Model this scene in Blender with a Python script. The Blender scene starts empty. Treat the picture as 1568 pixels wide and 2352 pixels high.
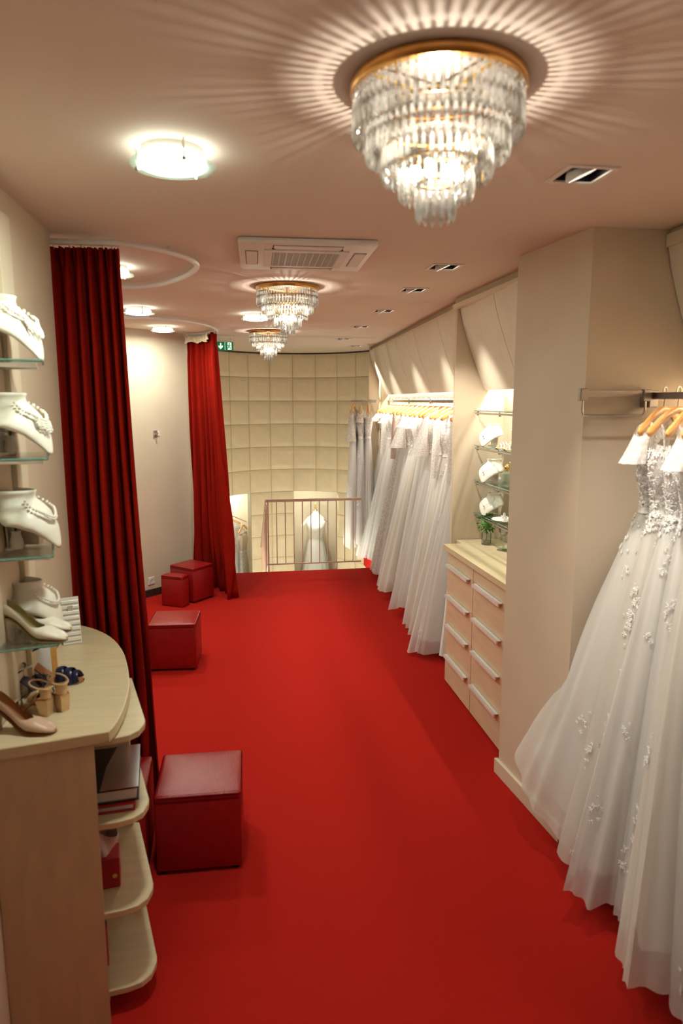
import bpy, bmesh, math, random
from mathutils import Vector, Matrix
rnd = random.Random(7)
S = bpy.context.scene
C = S.collection
PI = math.pi
R = math.radians
sin, cos = math.sin, math.cos

# ------------------------------------------------------------------ camera, world, exposure
EYE = 2.03
CEIL = 2.72
cam = bpy.data.cameras.new('camera')
cam.sensor_fit = 'VERTICAL'
cam.sensor_height = 36.0
cam.lens = 24.0
cam.clip_start = 0.05
cam.dof.use_dof = True
cam.dof.focus_distance = 5.2
cam.dof.aperture_fstop = 2.6
camo = bpy.data.objects.new('camera', cam)
camo.location = (0, 0, EYE)
camo.rotation_euler = (R(90 - 9.3), 0, R(-9.1))
C.objects.link(camo)
S.camera = camo

w = bpy.data.worlds.new('world')
S.world = w
w.use_nodes = True
w.node_tree.nodes['Background'].inputs[0].default_value = (1.0, 0.9, 0.8, 1)
w.node_tree.nodes['Background'].inputs[1].default_value = 0.02

S.view_settings.view_transform = 'Standard'
S.view_settings.look = 'None'
S.view_settings.exposure = 0.45
S.view_settings.gamma = 1.0
S.view_settings.use_curve_mapping = False
S.cycles.use_denoising = True
S.cycles.caustics_reflective = False
S.cycles.caustics_refractive = False
S.cycles.max_bounces = 5
S.cycles.diffuse_bounces = 3
S.cycles.glossy_bounces = 2
S.cycles.transmission_bounces = 3
S.cycles.transparent_max_bounces = 10
S.cycles.adaptive_threshold = 0.05

CHANDELIER_W = 6.2      # one point lamp in each chandelier
SPOT_W = 65.0            # each recessed spot
STRIP_W = 11.0            # strip lamps above the hanging rails
LAMP_E = 9.0            # emission of the round frosted lamps
LAMP_W = 9.5            # light sent down by each round lamp
NICHE_W = 16.0           # lamps on the lower level
WARM = (1.0, 0.83, 0.64)
NEUT = (1.0, 0.93, 0.80)
COOL = (0.90, 1.0, 0.86)

# ------------------------------------------------------------------ materials
MATS = {}
def mat(name, col, rough=0.6, metal=0.0, noise=0.0, nscale=8.0, bump=0.0, bscale=60.0, sheen=0.0,
        coat=0.0, emit=None, estr=0.0, alpha=None, spec=0.5, stretch=None, sss=0.0):
    m = bpy.data.materials.new(name)
    m.use_nodes = True
    nt = m.node_tree
    b = nt.nodes['Principled BSDF']
    b.inputs['Base Color'].default_value = (*col, 1)
    b.inputs['Roughness'].default_value = rough
    b.inputs['Metallic'].default_value = metal
    b.inputs['Specular IOR Level'].default_value = spec
    if sheen:
        b.inputs['Sheen Weight'].default_value = sheen
        b.inputs['Sheen Roughness'].default_value = 0.4
    if coat:
        b.inputs['Coat Weight'].default_value = coat
        b.inputs['Coat Roughness'].default_value = 0.1
    if emit:
        b.inputs['Emission Color'].default_value = (*emit, 1)
        b.inputs['Emission Strength'].default_value = estr
    tc = None
    def coords():
        nonlocal tc
        if tc is None:
            t = nt.nodes.new('ShaderNodeTexCoord')
            mp = nt.nodes.new('ShaderNodeMapping')
            nt.links.new(t.outputs['Object'], mp.inputs['Vector'])
            if stretch: mp.inputs['Scale'].default_value = stretch
            tc = mp
        return tc.outputs['Vector']
    if noise:
        n = nt.nodes.new('ShaderNodeTexNoise')
        n.inputs['Scale'].default_value = nscale
        n.inputs['Detail'].default_value = 1.5
        nt.links.new(coords(), n.inputs['Vector'])
        r = nt.nodes.new('ShaderNodeValToRGB')
        r.color_ramp.elements[0].position = 0.3
        r.color_ramp.elements[1].position = 0.7
        r.color_ramp.elements[0].color = (*[max(0, c * (1 - noise)) for c in col], 1)
        r.color_ramp.elements[1].color = (*[min(1, c * (1 + noise)) for c in col], 1)
        nt.links.new(n.outputs['Fac'], r.inputs['Fac'])
        nt.links.new(r.outputs['Color'], b.inputs['Base Color'])
    if bump:
        n2 = nt.nodes.new('ShaderNodeTexNoise')
        n2.inputs['Scale'].default_value = bscale
        n2.inputs['Detail'].default_value = 0.5
        nt.links.new(coords(), n2.inputs['Vector'])
        bp = nt.nodes.new('ShaderNodeBump')
        bp.inputs['Strength'].default_value = bump
        bp.inputs['Distance'].default_value = 0.01
        nt.links.new(n2.outputs['Fac'], bp.inputs['Height'])
        nt.links.new(bp.outputs['Normal'], b.inputs['Normal'])
    if alpha is not None:
        tr = nt.nodes.new('ShaderNodeBsdfTransparent')
        mx = nt.nodes.new('ShaderNodeMixShader')
        out = nt.nodes['Material Output']
        mx.inputs[0].default_value = alpha
        nt.links.new(tr.outputs[0], mx.inputs[1])
        nt.links.new(b.outputs[0], mx.inputs[2])
        nt.links.new(mx.outputs[0], out.inputs[0])
    MATS[name] = m
    return m

def glassy(name, tint, gloss=0.18, rough=0.03, diffuse=0.0, dcol=(1, 1, 1)):
    """clear glass as transparent + reflection, so that light still passes"""
    m = bpy.data.materials.new(name)
    m.use_nodes = True
    nt = m.node_tree
    nt.nodes.remove(nt.nodes['Principled BSDF'])
    out = nt.nodes['Material Output']
    tr = nt.nodes.new('ShaderNodeBsdfTransparent'); tr.inputs[0].default_value = (*tint, 1)
    gl = nt.nodes.new('ShaderNodeBsdfGlossy'); gl.inputs['Roughness'].default_value = rough
    lw = nt.nodes.new('ShaderNodeLayerWeight'); lw.inputs[0].default_value = 0.25
    mp = nt.nodes.new('ShaderNodeMapRange')
    mp.inputs[3].default_value = gloss; mp.inputs[4].default_value = min(1, gloss + 0.6)
    nt.links.new(lw.outputs['Fresnel'], mp.inputs[0])
    mx = nt.nodes.new('ShaderNodeMixShader')
    nt.links.new(mp.outputs[0], mx.inputs[0])
    nt.links.new(tr.outputs[0], mx.inputs[1]); nt.links.new(gl.outputs[0], mx.inputs[2])
    last = mx
    if diffuse:
        df = nt.nodes.new('ShaderNodeBsdfTranslucent'); df.inputs[0].default_value = (*dcol, 1)
        m2 = nt.nodes.new('ShaderNodeMixShader'); m2.inputs[0].default_value = diffuse
        nt.links.new(mx.outputs[0], m2.inputs[1]); nt.links.new(df.outputs[0], m2.inputs[2])
        last = m2
    nt.links.new(last.outputs[0], out.inputs[0])
    MATS[name] = m
    return m

def tulle(name, col, alpha, pat=0.0):
    """thin net fabric: diffuse + translucent with open mesh"""
    m = bpy.data.materials.new(name)
    m.use_nodes = True
    nt = m.node_tree
    nt.nodes.remove(nt.nodes['Principled BSDF'])
    out = nt.nodes['Material Output']
    d = nt.nodes.new('ShaderNodeBsdfDiffuse'); d.inputs[0].default_value = (*col, 1)
    t = nt.nodes.new('ShaderNodeBsdfTranslucent'); t.inputs[0].default_value = (*col, 1)
    x = nt.nodes.new('ShaderNodeBsdfTransparent')
    a = nt.nodes.new('ShaderNodeMixShader'); a.inputs[0].default_value = 0.3
    nt.links.new(d.outputs[0], a.inputs[1]); nt.links.new(t.outputs[0], a.inputs[2])
    b = nt.nodes.new('ShaderNodeMixShader'); b.inputs[0].default_value = alpha
    nt.links.new(x.outputs[0], b.inputs[1]); nt.links.new(a.outputs[0], b.inputs[2])
    if pat:
        tc = nt.nodes.new('ShaderNodeTexCoord')
        v = nt.nodes.new('ShaderNodeTexVoronoi'); v.inputs['Scale'].default_value = 75
        nt.links.new(tc.outputs['Object'], v.inputs['Vector'])
        mr = nt.nodes.new('ShaderNodeMapRange')
        mr.inputs[1].default_value = 0.25; mr.inputs[2].default_value = 0.6
        mr.inputs[3].default_value = 1.0; mr.inputs[4].default_value = alpha - pat
        nt.links.new(v.outputs['Distance'], mr.inputs[0])
        nt.links.new(mr.outputs[0], b.inputs[0])
        bp = nt.nodes.new('ShaderNodeBump'); bp.inputs['Strength'].default_value = 0.25
        bp.inputs['Distance'].default_value = 0.006
        nt.links.new(v.outputs['Distance'], bp.inputs['Height'])
        nt.links.new(bp.outputs[0], d.inputs['Normal'])
    nt.links.new(b.outputs[0], out.inputs[0])
    MATS[name] = m
    return m

mat('wall', (0.70, 0.58, 0.44), 0.75, noise=0.03, nscale=3)
mat('ceiling', (0.76, 0.64, 0.54), 0.8, noise=0.02, nscale=2)
mat('carpet', (0.50, 0.018, 0.012), 0.95, noise=0.10, nscale=260, bump=0.4, bscale=900, spec=0.05)
mat('stone', (0.72, 0.66, 0.55), 0.35, noise=0.06, nscale=5)
mat('padded', (0.84, 0.72, 0.52), 0.5, noise=0.03, nscale=10)
mat('seam', (0.55, 0.45, 0.30), 0.8, noise=0.05)
mat('panel', (0.76, 0.70, 0.56), 0.55, noise=0.03, nscale=14)
mat('maple', (0.66, 0.52, 0.34), 0.42, noise=0.06, nscale=9, stretch=(3, 3, 0.6))
mat('maple_top', (0.68, 0.56, 0.36), 0.4, noise=0.05, nscale=10, stretch=(0.6, 4, 4))
mat('drawer_front', (0.72, 0.54, 0.36), 0.45, noise=0.05, nscale=9, stretch=(3, 0.6, 4))
mat('trim', (0.78, 0.68, 0.52), 0.45, noise=0.02)
mat('skirting_dark', (0.035, 0.022, 0.018), 0.4, noise=0.1)
mat('velvet', (0.28, 0.009, 0.004), 0.9, noise=0.08, nscale=20, stretch=(1, 1, 0.3), spec=0.05)
mat('tape', (0.78, 0.70, 0.52), 0.9, noise=0.06, nscale=40)
mat('leather', (0.32, 0.008, 0.009), 0.36, noise=0.08, nscale=25, bump=0.12, bscale=260)
mat('black', (0.012, 0.011, 0.010), 0.45, noise=0.2)
mat('white_plastic', (0.80, 0.76, 0.72), 0.6, noise=0.02)
mat('rail_white', (0.88, 0.86, 0.84), 0.35, noise=0.02)
mat('dark_grille', (0.03, 0.022, 0.018), 0.7, noise=0.1)
mat('chrome', (0.55, 0.50, 0.46), 0.3, 1.0, noise=0.05)
mat('handle_alu', (0.86, 0.84, 0.82), 0.4, 0.25, noise=0.03, nscale=30)
mat('steel', (0.30, 0.26, 0.23), 0.42, 0.8, noise=0.06)
mat('alu', (0.75, 0.73, 0.70), 0.3, 0.85, noise=0.04, nscale=30)
mat('brass', (0.62, 0.33, 0.10), 0.28, 1.0, noise=0.12, nscale=20)
mat('gold', (0.75, 0.50, 0.16), 0.3, 1.0, noise=0.05)
mat('rail_paint', (0.62, 0.42, 0.33), 0.45, 0.2, noise=0.05)
mat('hanger_wood', (0.80, 0.40, 0.11), 0.35, noise=0.10, nscale=18, stretch=(0.5, 4, 4), coat=0.4)
mat('bust', (0.86, 0.82, 0.72), 0.5, noise=0.02, bump=0.05, bscale=200)
mat('pearl', (0.88, 0.84, 0.76), 0.2, noise=0.05)
mat('silver', (0.75, 0.75, 0.75), 0.25, 1.0, noise=0.05)
mat('ivory_leather', (0.86, 0.78, 0.66), 0.35, noise=0.03)
mat('olive_lining', (0.45, 0.38, 0.18), 0.6, noise=0.05)
mat('tan_lining', (0.38, 0.16, 0.06), 0.6, noise=0.05)
mat('nude_satin', (0.66, 0.44, 0.32), 0.35, noise=0.04, nscale=20)
mat('navy', (0.012, 0.014, 0.05), 0.3, noise=0.15)
mat('gold_leather', (0.72, 0.50, 0.28), 0.35, 0.3, noise=0.08)
mat('silver_strap', (0.78, 0.76, 0.74), 0.3, 0.5, noise=0.05)
mat('leaf', (0.08, 0.24, 0.04), 0.6, noise=0.3, nscale=40)
mat('leaf_pale', (0.20, 0.28, 0.18), 0.6, noise=0.25, nscale=40)
mat('flower_red', (0.55, 0.05, 0.08), 0.6, noise=0.2, nscale=40)
mat('soil', (0.30, 0.22, 0.12), 0.9, noise=0.3, nscale=50)
mat('paper', (0.80, 0.75, 0.72), 0.7, noise=0.03, nscale=30)
mat('paper_edge', (0.72, 0.66, 0.66), 0.8, noise=0.1, nscale=200, stretch=(0.02, 0.02, 1))
mat('orange_print', (0.65, 0.16, 0.06), 0.6, noise=0.1)
mat('red_card', (0.42, 0.012, 0.015), 0.5, noise=0.05)
mat('cover_gloss', (0.02, 0.02, 0.02), 0.25, noise=0.1, coat=0.6)
mat('tissue', (0.86, 0.76, 0.78), 0.8, noise=0.03)
mat('exit_green', (0.0, 0.16, 0.06), 0.4, noise=0.04, emit=(0.0, 0.25, 0.09), estr=0.25)
mat('exit_white', (0.85, 0.88, 0.85), 0.4, noise=0.02, emit=(0.8, 1.0, 0.85), estr=0.7)
mat('lamp_glow', (0.9, 0.9, 0.85), 0.5, noise=0.01, emit=COOL, estr=LAMP_E)
mat('bulb_glow', (0.9, 0.9, 0.85), 0.4, noise=0.01, emit=NEUT, estr=9)
mat('spot_glow', (0.9, 0.9, 0.85), 0.4, noise=0.01, emit=NEUT, estr=6)
mat('strip_glow', (0.9, 0.9, 0.85), 0.4, noise=0.01, emit=NEUT, estr=3)
for _n in ('bulb_glow', 'spot_glow', 'strip_glow', 'exit_green', 'exit_white'):
    MATS[_n].cycles.emission_sampling = 'NONE'     # their lamps do the lighting
mat('satin', (0.90, 0.87, 0.83), 0.45, noise=0.02, nscale=12, sheen=0.2)
mat('lining', (0.88, 0.83, 0.78), 0.7, noise=0.02)
mat('lace', (0.92, 0.89, 0.86), 0.6, noise=0.05, nscale=60, bump=0.25, bscale=180)
mat('lace_blush', (0.74, 0.60, 0.52), 0.6, noise=0.08, nscale=60, bump=0.4, bscale=180)
tulle('tulle', (0.95, 0.93, 0.91), 0.66)
tulle('tulle_ivory', (0.94, 0.89, 0.83), 0.70)
tulle('lace_net', (0.95, 0.92, 0.90), 0.85, 0.22)
glassy('glass', (0.95, 0.98, 0.965), 0.06)
mat('glass_edge', (0.16, 0.32, 0.25), 0.15, noise=0.05, alpha=0.6)
glassy('crystal', (0.72, 0.71, 0.68), 0.24, 0.09, 0.15, (1.0, 0.97, 0.92))
glassy('lamp_rim', (0.85, 0.95, 0.90), 0.12, 0.05, 0.15, (0.9, 1, 0.93))

# ------------------------------------------------------------------ geometry helpers: a geometry is (verts, faces)
def join(*gs):
    V, F = [], []
    for v, f in gs:
        o = len(V); V += list(v); F += [tuple(i + o for i in q) for q in f]
    return V, F
def xf(g, loc=(0, 0, 0), rz=0, rx=0, ry=0, sc=(1, 1, 1)):
    M = Matrix.Translation(loc) @ Matrix.Rotation(rz, 4, 'Z') @ Matrix.Rotation(ry, 4, 'Y') @ Matrix.Rotation(rx, 4, 'X') @ Matrix.Diagonal((*sc, 1))
    return [tuple(M @ Vector(v)) for v in g[0]], g[1]
def frombm(bm):
    bm.verts.index_update()
    g = [tuple(v.co) for v in bm.verts], [tuple(v.index for v in f.verts) for f in bm.faces]
    bm.free()
    return g
def box(x0, x1, y0, y1, z0, z1, bev=0.0, seg=2):
    bm = bmesh.new()
    bmesh.ops.create_cube(bm, size=1)
    for v in bm.verts:
        v.co = ((x0 + x1) / 2 + v.co.x * (x1 - x0), (y0 + y1) / 2 + v.co.y * (y1 - y0), (z0 + z1) / 2 + v.co.z * (z1 - z0))
    if bev:
        bmesh.ops.bevel(bm, geom=bm.edges[:], offset=bev, segments=seg, affect='EDGES', profile=0.5)
    return frombm(bm)
def prism(pts, z0, z1, bev=0.0):
    bm = bmesh.new()
    lo = [bm.verts.new((p[0], p[1], z0)) for p in pts]
    hi = [bm.verts.new((p[0], p[1], z1)) for p in pts]
    n = len(pts)
    bm.faces.new(lo[::-1]); bm.faces.new(hi)
    for i in range(n):
        bm.faces.new((lo[i], lo[(i + 1) % n], hi[(i + 1) % n], hi[i]))
    bmesh.ops.recalc_face_normals(bm, faces=bm.faces[:])
    if bev:
        es = [e for e in bm.edges if abs(e.verts[0].co.z - e.verts[1].co.z) < 1e-6]
        bmesh.ops.bevel(bm, geom=es, offset=bev, segments=2, affect='EDGES', profile=0.5)
    return frombm(bm)
def tube(pts, r, seg=8, cap=True, flat=None):
    """tube along points; r number or list; flat=(a,b) scales the section"""
    P = [Vector(p) for p in pts]
    n = len(P)
    V, F = [], []
    up = Vector((0, 0, 1))
    prevn = None
    for i, p in enumerate(P):
        t = (P[min(i + 1, n - 1)] - P[max(i - 1, 0)])
        t = t.normalized() if t.length > 1e-9 else Vector((0, 0, 1))
        if prevn is None:
            ref = up if abs(t.z) < 0.9 else Vector((0, 1, 0))
            a = t.cross(ref).normalized()
        else:
            a = (prevn - t * prevn.dot(t))
            a = a.normalized() if a.length > 1e-6 else t.cross(up).normalized()
        b = t.cross(a)
        prevn = a
        rr = r[i] if isinstance(r, (list, tuple)) else r
        fa, fb = flat if flat else (1, 1)
        for k in range(seg):
            th = 2 * PI * k / seg
            V.append(tuple(p + a * rr * fa * cos(th) + b * rr * fb * sin(th)))
    for i in range(n - 1):
        for k in range(seg):
            k2 = (k + 1) % seg
            F.append((i * seg + k, i * seg + k2, (i + 1) * seg + k2, (i + 1) * seg + k))
    if cap:
        F.append(tuple(range(seg))[::-1]); F.append(tuple((n - 1) * seg + k for k in range(seg)))
    return V, F
def lathe(prof, seg=24, a0=0.0):
    """profile of (r, z) bottom to top, closed at both ends if r == 0"""
    V, F = [], []
    for r, z in prof:
        for k in range(seg):
            th = a0 + 2 * PI * k / seg
            V.append((r * cos(th), r * sin(th), z))
    for i in range(len(prof) - 1):
        for k in range(seg):
            k2 = (k + 1) % seg
            F.append((i * seg + k, i * seg + k2, (i + 1) * seg + k2, (i + 1) * seg + k))
    return V, F
def grid(fn, nu, nv, closed=False):
    V = [tuple(fn(i / nu if closed else i / (nu - 1), j / (nv - 1))) for j in range(nv) for i in range(nu)]
    F = []
    for j in range(nv - 1):
        for i in range(nu if closed else nu - 1):
            i2 = (i + 1) % nu
            F.append((j * nu + i, j * nu + i2, (j + 1) * nu + i2, (j + 1) * nu + i))
    return V, F
def catmull(pts, sub=8):
    P = [Vector(p) for p in pts]
    out = []
    for i in range(len(P) - 1):
        p0 = P[max(i - 1, 0)]; p1 = P[i]; p2 = P[i + 1]; p3 = P[min(i + 2, len(P) - 1)]
        for k in range(sub):
            t = k / sub
            out.append(0.5 * ((2 * p1) + (p2 - p0) * t + (2 * p0 - 5 * p1 + 4 * p2 - p3) * t * t + (3 * p1 - p0 - 3 * p2 + p3) * t ** 3))
    out.append(P[-1])
    return out
def lerp(a, b, t): return a + (b - a) * t
def interp(tab, x):
    if x <= tab[0][0]: return tab[0][1]
    for (a, b), (c, d) in zip(tab, tab[1:]):
        if x <= c: return lerp(b, d, (x - a) / (c - a) if c > a else 0)
    return tab[-1][1]
def sstep(x):
    x = max(0, min(1, x)); return x * x * (3 - 2 * x)

def meshdata(name, g, m, smooth=False):
    me = bpy.data.meshes.new(name)
    me.from_pydata(g[0], [], g[1])
    me.validate()
    me.update()
    if m: me.materials.append(MATS[m] if isinstance(m, str) else m)
    if smooth:
        for p in me.polygons: p.use_smooth = True
        try: me.set_sharp_from_angle(angle=R(40 if smooth is True else smooth))
        except Exception: pass
    return me
def obj(name, g, m, parent=None, smooth=False, kind=None, label=None, loc=None, rot=None):
    me = g if isinstance(g, bpy.types.Mesh) else meshdata(name, g, m, smooth)
    o = bpy.data.objects.new(name, me)
    C.objects.link(o)
    if parent: o.parent = parent
    if loc: o.location = loc
    if rot: o.rotation_euler = rot
    if kind: o['kind'] = kind
    if label: o['label'] = label
    return o
def tag(o, label, cat, group=None):
    o['label'] = label; o['category'] = cat
    if group: o['group'] = group
    return o
def thing(name, label, cat, loc=(0, 0, 0), rz=0, group=None):
    o = bpy.data.objects.new(name, None)
    o.empty_display_size = 0.05
    C.objects.link(o)
    o.location = loc; o.rotation_euler = (0, 0, rz)
    return tag(o, label, cat, group)
def struct(name, g, m, smooth=False, label=None):
    o = obj(name, g, m, None, smooth, 'structure')
    if label: o['label'] = label
    return o
def dup(root, loc, rz=0, label=None):
    r = root.copy(); C.objects.link(r); r.location = loc; r.rotation_euler = (0, 0, rz)
    if label: r['label'] = label
    for ch in list(root.children):
        c = ch.copy(); C.objects.link(c); c.parent = r
        for gc in list(ch.children):
            d = gc.copy(); C.objects.link(d); d.parent = c
    return r
def light(name, kind, energy, loc, col, parent=None, **kw):
    l = bpy.data.lights.new(name, kind)
    l.energy = energy; l.color = col
    for k, v in kw.items(): setattr(l, k, v)
    o = bpy.data.objects.new(name, l)
    C.objects.link(o); o.location = loc
    if parent: o.parent = parent
    return o
ORD = ['first', 'second', 'third', 'fourth', 'fifth', 'sixth', 'seventh', 'eighth', 'ninth', 'tenth', 'eleventh', 'twelfth',
       'thirteenth', 'fourteenth', 'fifteenth', 'sixteenth', 'seventeenth', 'eighteenth', 'nineteenth', 'twentieth']

# ------------------------------------------------------------------ the room shell
def soff(y): return 1.52 + 0.0549 * (y - 3.57)          # front line of the slanted panels on the right
CX, CY, CR, TA, TK, TZ = 0.835, 9.18, 1.14, 0.34, -0.824, 2.70   # curved stairwell wall
LOW = -1.62                                              # floor of the lower level
def cyl(k, rad=CR): a = TK + k * TA / CR; return (CX + rad * sin(a), CY + rad * cos(a))

struct('floor', join(box(-1.7, 1.76, -2.2, 8.0, -0.22, 0.0), box(1.76, 2.6, -2.2, 9.05, -0.22, 0.0)), 'carpet', label='red carpet')
SP = [(1.09, 2.107), (1.121, 3.60), (1.158, 4.36), (1.196, 5.39), (1.235, 6.56), (1.286, 7.88), (1.60, 8.85)]
SPH = 0.066
def ceiling_geo():
    xs = sorted({-1.9, 2.8, *[x + s * SPH for x, y in SP for s in (-1, 1)]}); yc = sorted({-2.4, 11.6, *[y + s * SPH for x, y in SP for s in (-1, 1)]})
    V, F = [], []
    for j in range(len(yc) - 1):
        for i in range(len(xs) - 1):
            cx, cy = (xs[i] + xs[i + 1]) / 2, (yc[j] + yc[j + 1]) / 2
            if any(abs(cx - x) < SPH and abs(cy - y) < SPH for x, y in SP): continue
            o = len(V); V += [(xs[i], yc[j], CEIL), (xs[i], yc[j + 1], CEIL), (xs[i + 1], yc[j + 1], CEIL), (xs[i + 1], yc[j], CEIL)]; F.append((o, o + 1, o + 2, o + 3))
    return join((V, F), box(-1.9, 2.8, -2.4, 11.6, CEIL + .12, CEIL + .2))
struct('ceiling', ceiling_geo(), 'ceiling')
struct('wall_left', box(-0.87, -0.73, -2.2, 3.15, 0, CEIL), 'wall')
struct('wall_rear', box(-1.7, 2.6, -2.34, -2.2, 0, CEIL), 'wall')
struct('wall_left_booth', box(-1.64, -1.5, 3.0, 6.7, 0, CEIL), 'wall')
dw0, dw1 = Vector((-1.5, 6.577)), Vector((-0.14, 7.842))
nrm = Vector((-(dw1 - dw0).y, (dw1 - dw0).x)).normalized() * 0.1
struct('wall_left_angled', prism([dw0, dw1, dw1 + nrm, dw0 + nrm], 0, CEIL), 'wall')
struct('wall_left_stairs', prism([(-0.14, 7.842), (-0.2, 9.36), (-0.32, 9.36), (-0.3, 7.9)], LOW, CEIL), 'wall')
db0 = dw0.lerp(dw1, 0.1); db1 = dw0.lerp(dw1, 0.95)
nb = -nrm.normalized() * 0.012
struct('baseboard_left', prism([db0, db1, db1 + nb, db0 + nb], 0, 0.075), 'skirting_dark')
# pillar on the right with its cream skirting
PIL = [(1.405, 3.306), (1.462, 2.70), (2.5, 2.70), (2.5, 3.30)]
struct('wall_right_pillar', prism(PIL, 0, CEIL), 'wall')
struct('baseboard_right', prism([(1.385, 3.32), (1.445, 2.685), (1.62, 2.685), (1.62, 2.70), (1.462, 2.70), (1.405, 3.32)], 0, 0.085, 0.004), 'trim')
struct('wall_right_near', box(2.08, 2.2, -2.2, 2.70, 0, CEIL), 'wall')
struct('wall_right_display', box(1.93, 2.05, 3.30, 4.70, 0, CEIL), 'wall')
struct('wall_right_closet', prism([(2.3, 4.7), (2.42, 9.2), (2.55, 9.2), (2.55, 4.7)], 0, CEIL), 'wall')
struct('wall_right_partition', box(1.565, 2.5, 4.70, 4.74, 0, CEIL), 'wall')
struct('wall_right_end', prism([(1.815, 9.03), (2.5, 9.03), (2.5, 9.1), (1.90, 9.1)], LOW, CEIL), 'wall')
struct('floor_lower', box(-1.9, 2.8, 7.5, 11.8, LOW - 0.1, LOW), 'stone')
struct('wall_well_front', box(-0.3, 2.6, 7.86, 7.98, LOW, -0.22), 'wall')
struct('wall_well_right', box(1.78, 1.86, 7.98, 9.06, LOW, -0.22), 'wall')

# curved padded wall: base shell with two openings on the lower level, one padded square per cell
NROW = 13
def is_open(k, r): return r >= 6 and (k in (3, 4) or k in (-1, 0))
shell = ([], [])
for k in range(-2, 9):
    for r in range(NROW):
        if is_open(k, r): continue
        z1 = TZ - r * TA; z0 = max(LOW, z1 - TA)
        n = 4
        V, F = [], []
        for i in range(n + 1):
            x, y = cyl(k + i / n, CR + 0.012); V += [(x, y, z0), (x, y, z1)]
            x, y = cyl(k + i / n, CR + 0.10); V += [(x, y, z0), (x, y, z1)]
        for i in range(n):
            a = 4 * i; b = a + 4
            F += [(a, b, b + 1, a + 1), (a + 2, a + 3, b + 3, b + 2), (a, a + 2, b + 2, b), (a + 1, b + 1, b + 3, a + 3)]
        F += [(0, 1, 3, 2), (4 * n, 4 * n + 2, 4 * n + 3, 4 * n + 1)]
        shell = join(shell, (V, F))
wall_back = struct('wall_back', shell, 'seam', label='curved wall of cream padded squares')
def pillow(u, v):
    e = (1 - abs(2 * u - 1) ** 5) * (1 - abs(2 * v - 1) ** 5)
    m = 0.003
    a = (m + u * (TA - 2 * m)) / CR
    rad = CR + 0.008 - 0.024 * e ** 0.6
    return (rad * sin(a), rad * cos(a), -m - v * (TA - 2 * m))
tile_me = meshdata('padded_square', grid(pillow, 9, 9), 'padded', 60)
for k in range(-2, 9):
    for r in range(NROW):
        if is_open(k, r) or TZ - (r + 1) * TA < LOW: continue
        t = obj('padded_square', tile_me, None, wall_back)
        t.location = (CX, CY, TZ - r * TA); t.rotation_euler = (0, 0, -(TK + k * TA / CR))
# lower level rooms seen through the two openings
struct('wall_back_niche', join(box(0.6, 2.2, 11.3, 11.4, LOW, 0.75), box(0.55, 0.62, 10.42, 11.3, LOW, 0.75), box(2.1, 2.2, 10.3, 11.3, LOW, 0.75)), 'wall')
struct('wall_back_niche_left', join(box(-1.5, 0.4, 10.9, 11.0, LOW, 0.75), box(-1.6, -1.5, 9.3, 11.0, LOW, 0.75)), 'wall')
struct('ceiling_lower', join(box(0.55, 2.2, 10.42, 11.4, 0.66, 0.75), box(-1.6, 0.42, 10.3, 11.0, 0.66, 0.75)), 'ceiling')

# slanted upholstered panels above the hanging rails, with the fascia strip over them
def slant(y0, y1, x0, x1, dx=0.20, zt=2.655, zb=2.10, th=0.03):
    a = 0.003
    n = 7
    V, F = [], []
    for y, x in ((y0 + a, x0), (y1 - a, x1)):
        for o in (0, th):
            V += [(x + dx * (k / (n - 1)) ** 1.25 + o, y, lerp(zt, zb, k / (n - 1))) for k in range(n)]
    A, B, A2, B2 = 0, n, 2 * n, 3 * n
    for k in range(n - 1):
        F += [(A + k, A + k + 1, A2 + k + 1, A2 + k), (B + k + 1, B + k, B2 + k, B2 + k + 1), (A + k + 1, A + k, B + k, B + k + 1), (A2 + k, A2 + k + 1, B2 + k + 1, B2 + k)]
    F += [(A, A2, B2, B), (A + n - 1, B + n - 1, B2 + n - 1, A2 + n - 1)]
    return V, F
far_top = struct('wall_right_upper', prism([(soff(4.74) + .03, 4.74), (soff(9.03) + .03, 9.03), (soff(9.03) + .09, 9.03), (soff(4.74) + .09, 4.74)], 2.655, CEIL), 'seam')
ys = [4.745, 5.35, 6.25, 7.15, 8.1, 9.025]
for a, b in zip(ys, ys[1:]):
    obj('slanted_panel', slant(a, b, soff(a), soff(b)), 'panel', far_top, True)
obj('fascia', prism([(soff(4.74) + .005, 4.745), (soff(9.03) + .005, 9.025), (soff(9.03) + .05, 9.025), (soff(4.74) + .05, 4.745)], 2.65, 2.678), 'trim', far_top)
disp_top = struct('wall_right_display_upper', box(1.55, 1.62, 3.31, 4.70, 2.655, CEIL), 'seam')
for a, b in ((3.31, 3.98), (3.98, 4.695)):
    obj('slanted_panel', slant(a, b, soff(a), soff(b)), 'panel', disp_top, True)
obj('fascia', box(1.53, 1.57, 3.315, 4.695, 2.65, 2.678), 'trim', disp_top)
near_top = struct('wall_right_near_upper', box(1.80, 1.86, -2.2, 2.70, 2.655, CEIL), 'seam')
for a, b in ((1.9, 2.695), (1.1, 1.9), (0.3, 1.1), (-0.5, 0.3)):
    obj('slanted_panel', slant(a, b, 1.79, 1.79, dx=0.2), 'panel', near_top, True)
obj('fascia', box(1.78, 1.82, -2.2, 2.695, 2.65, 2.70), 'trim', near_top)

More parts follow.
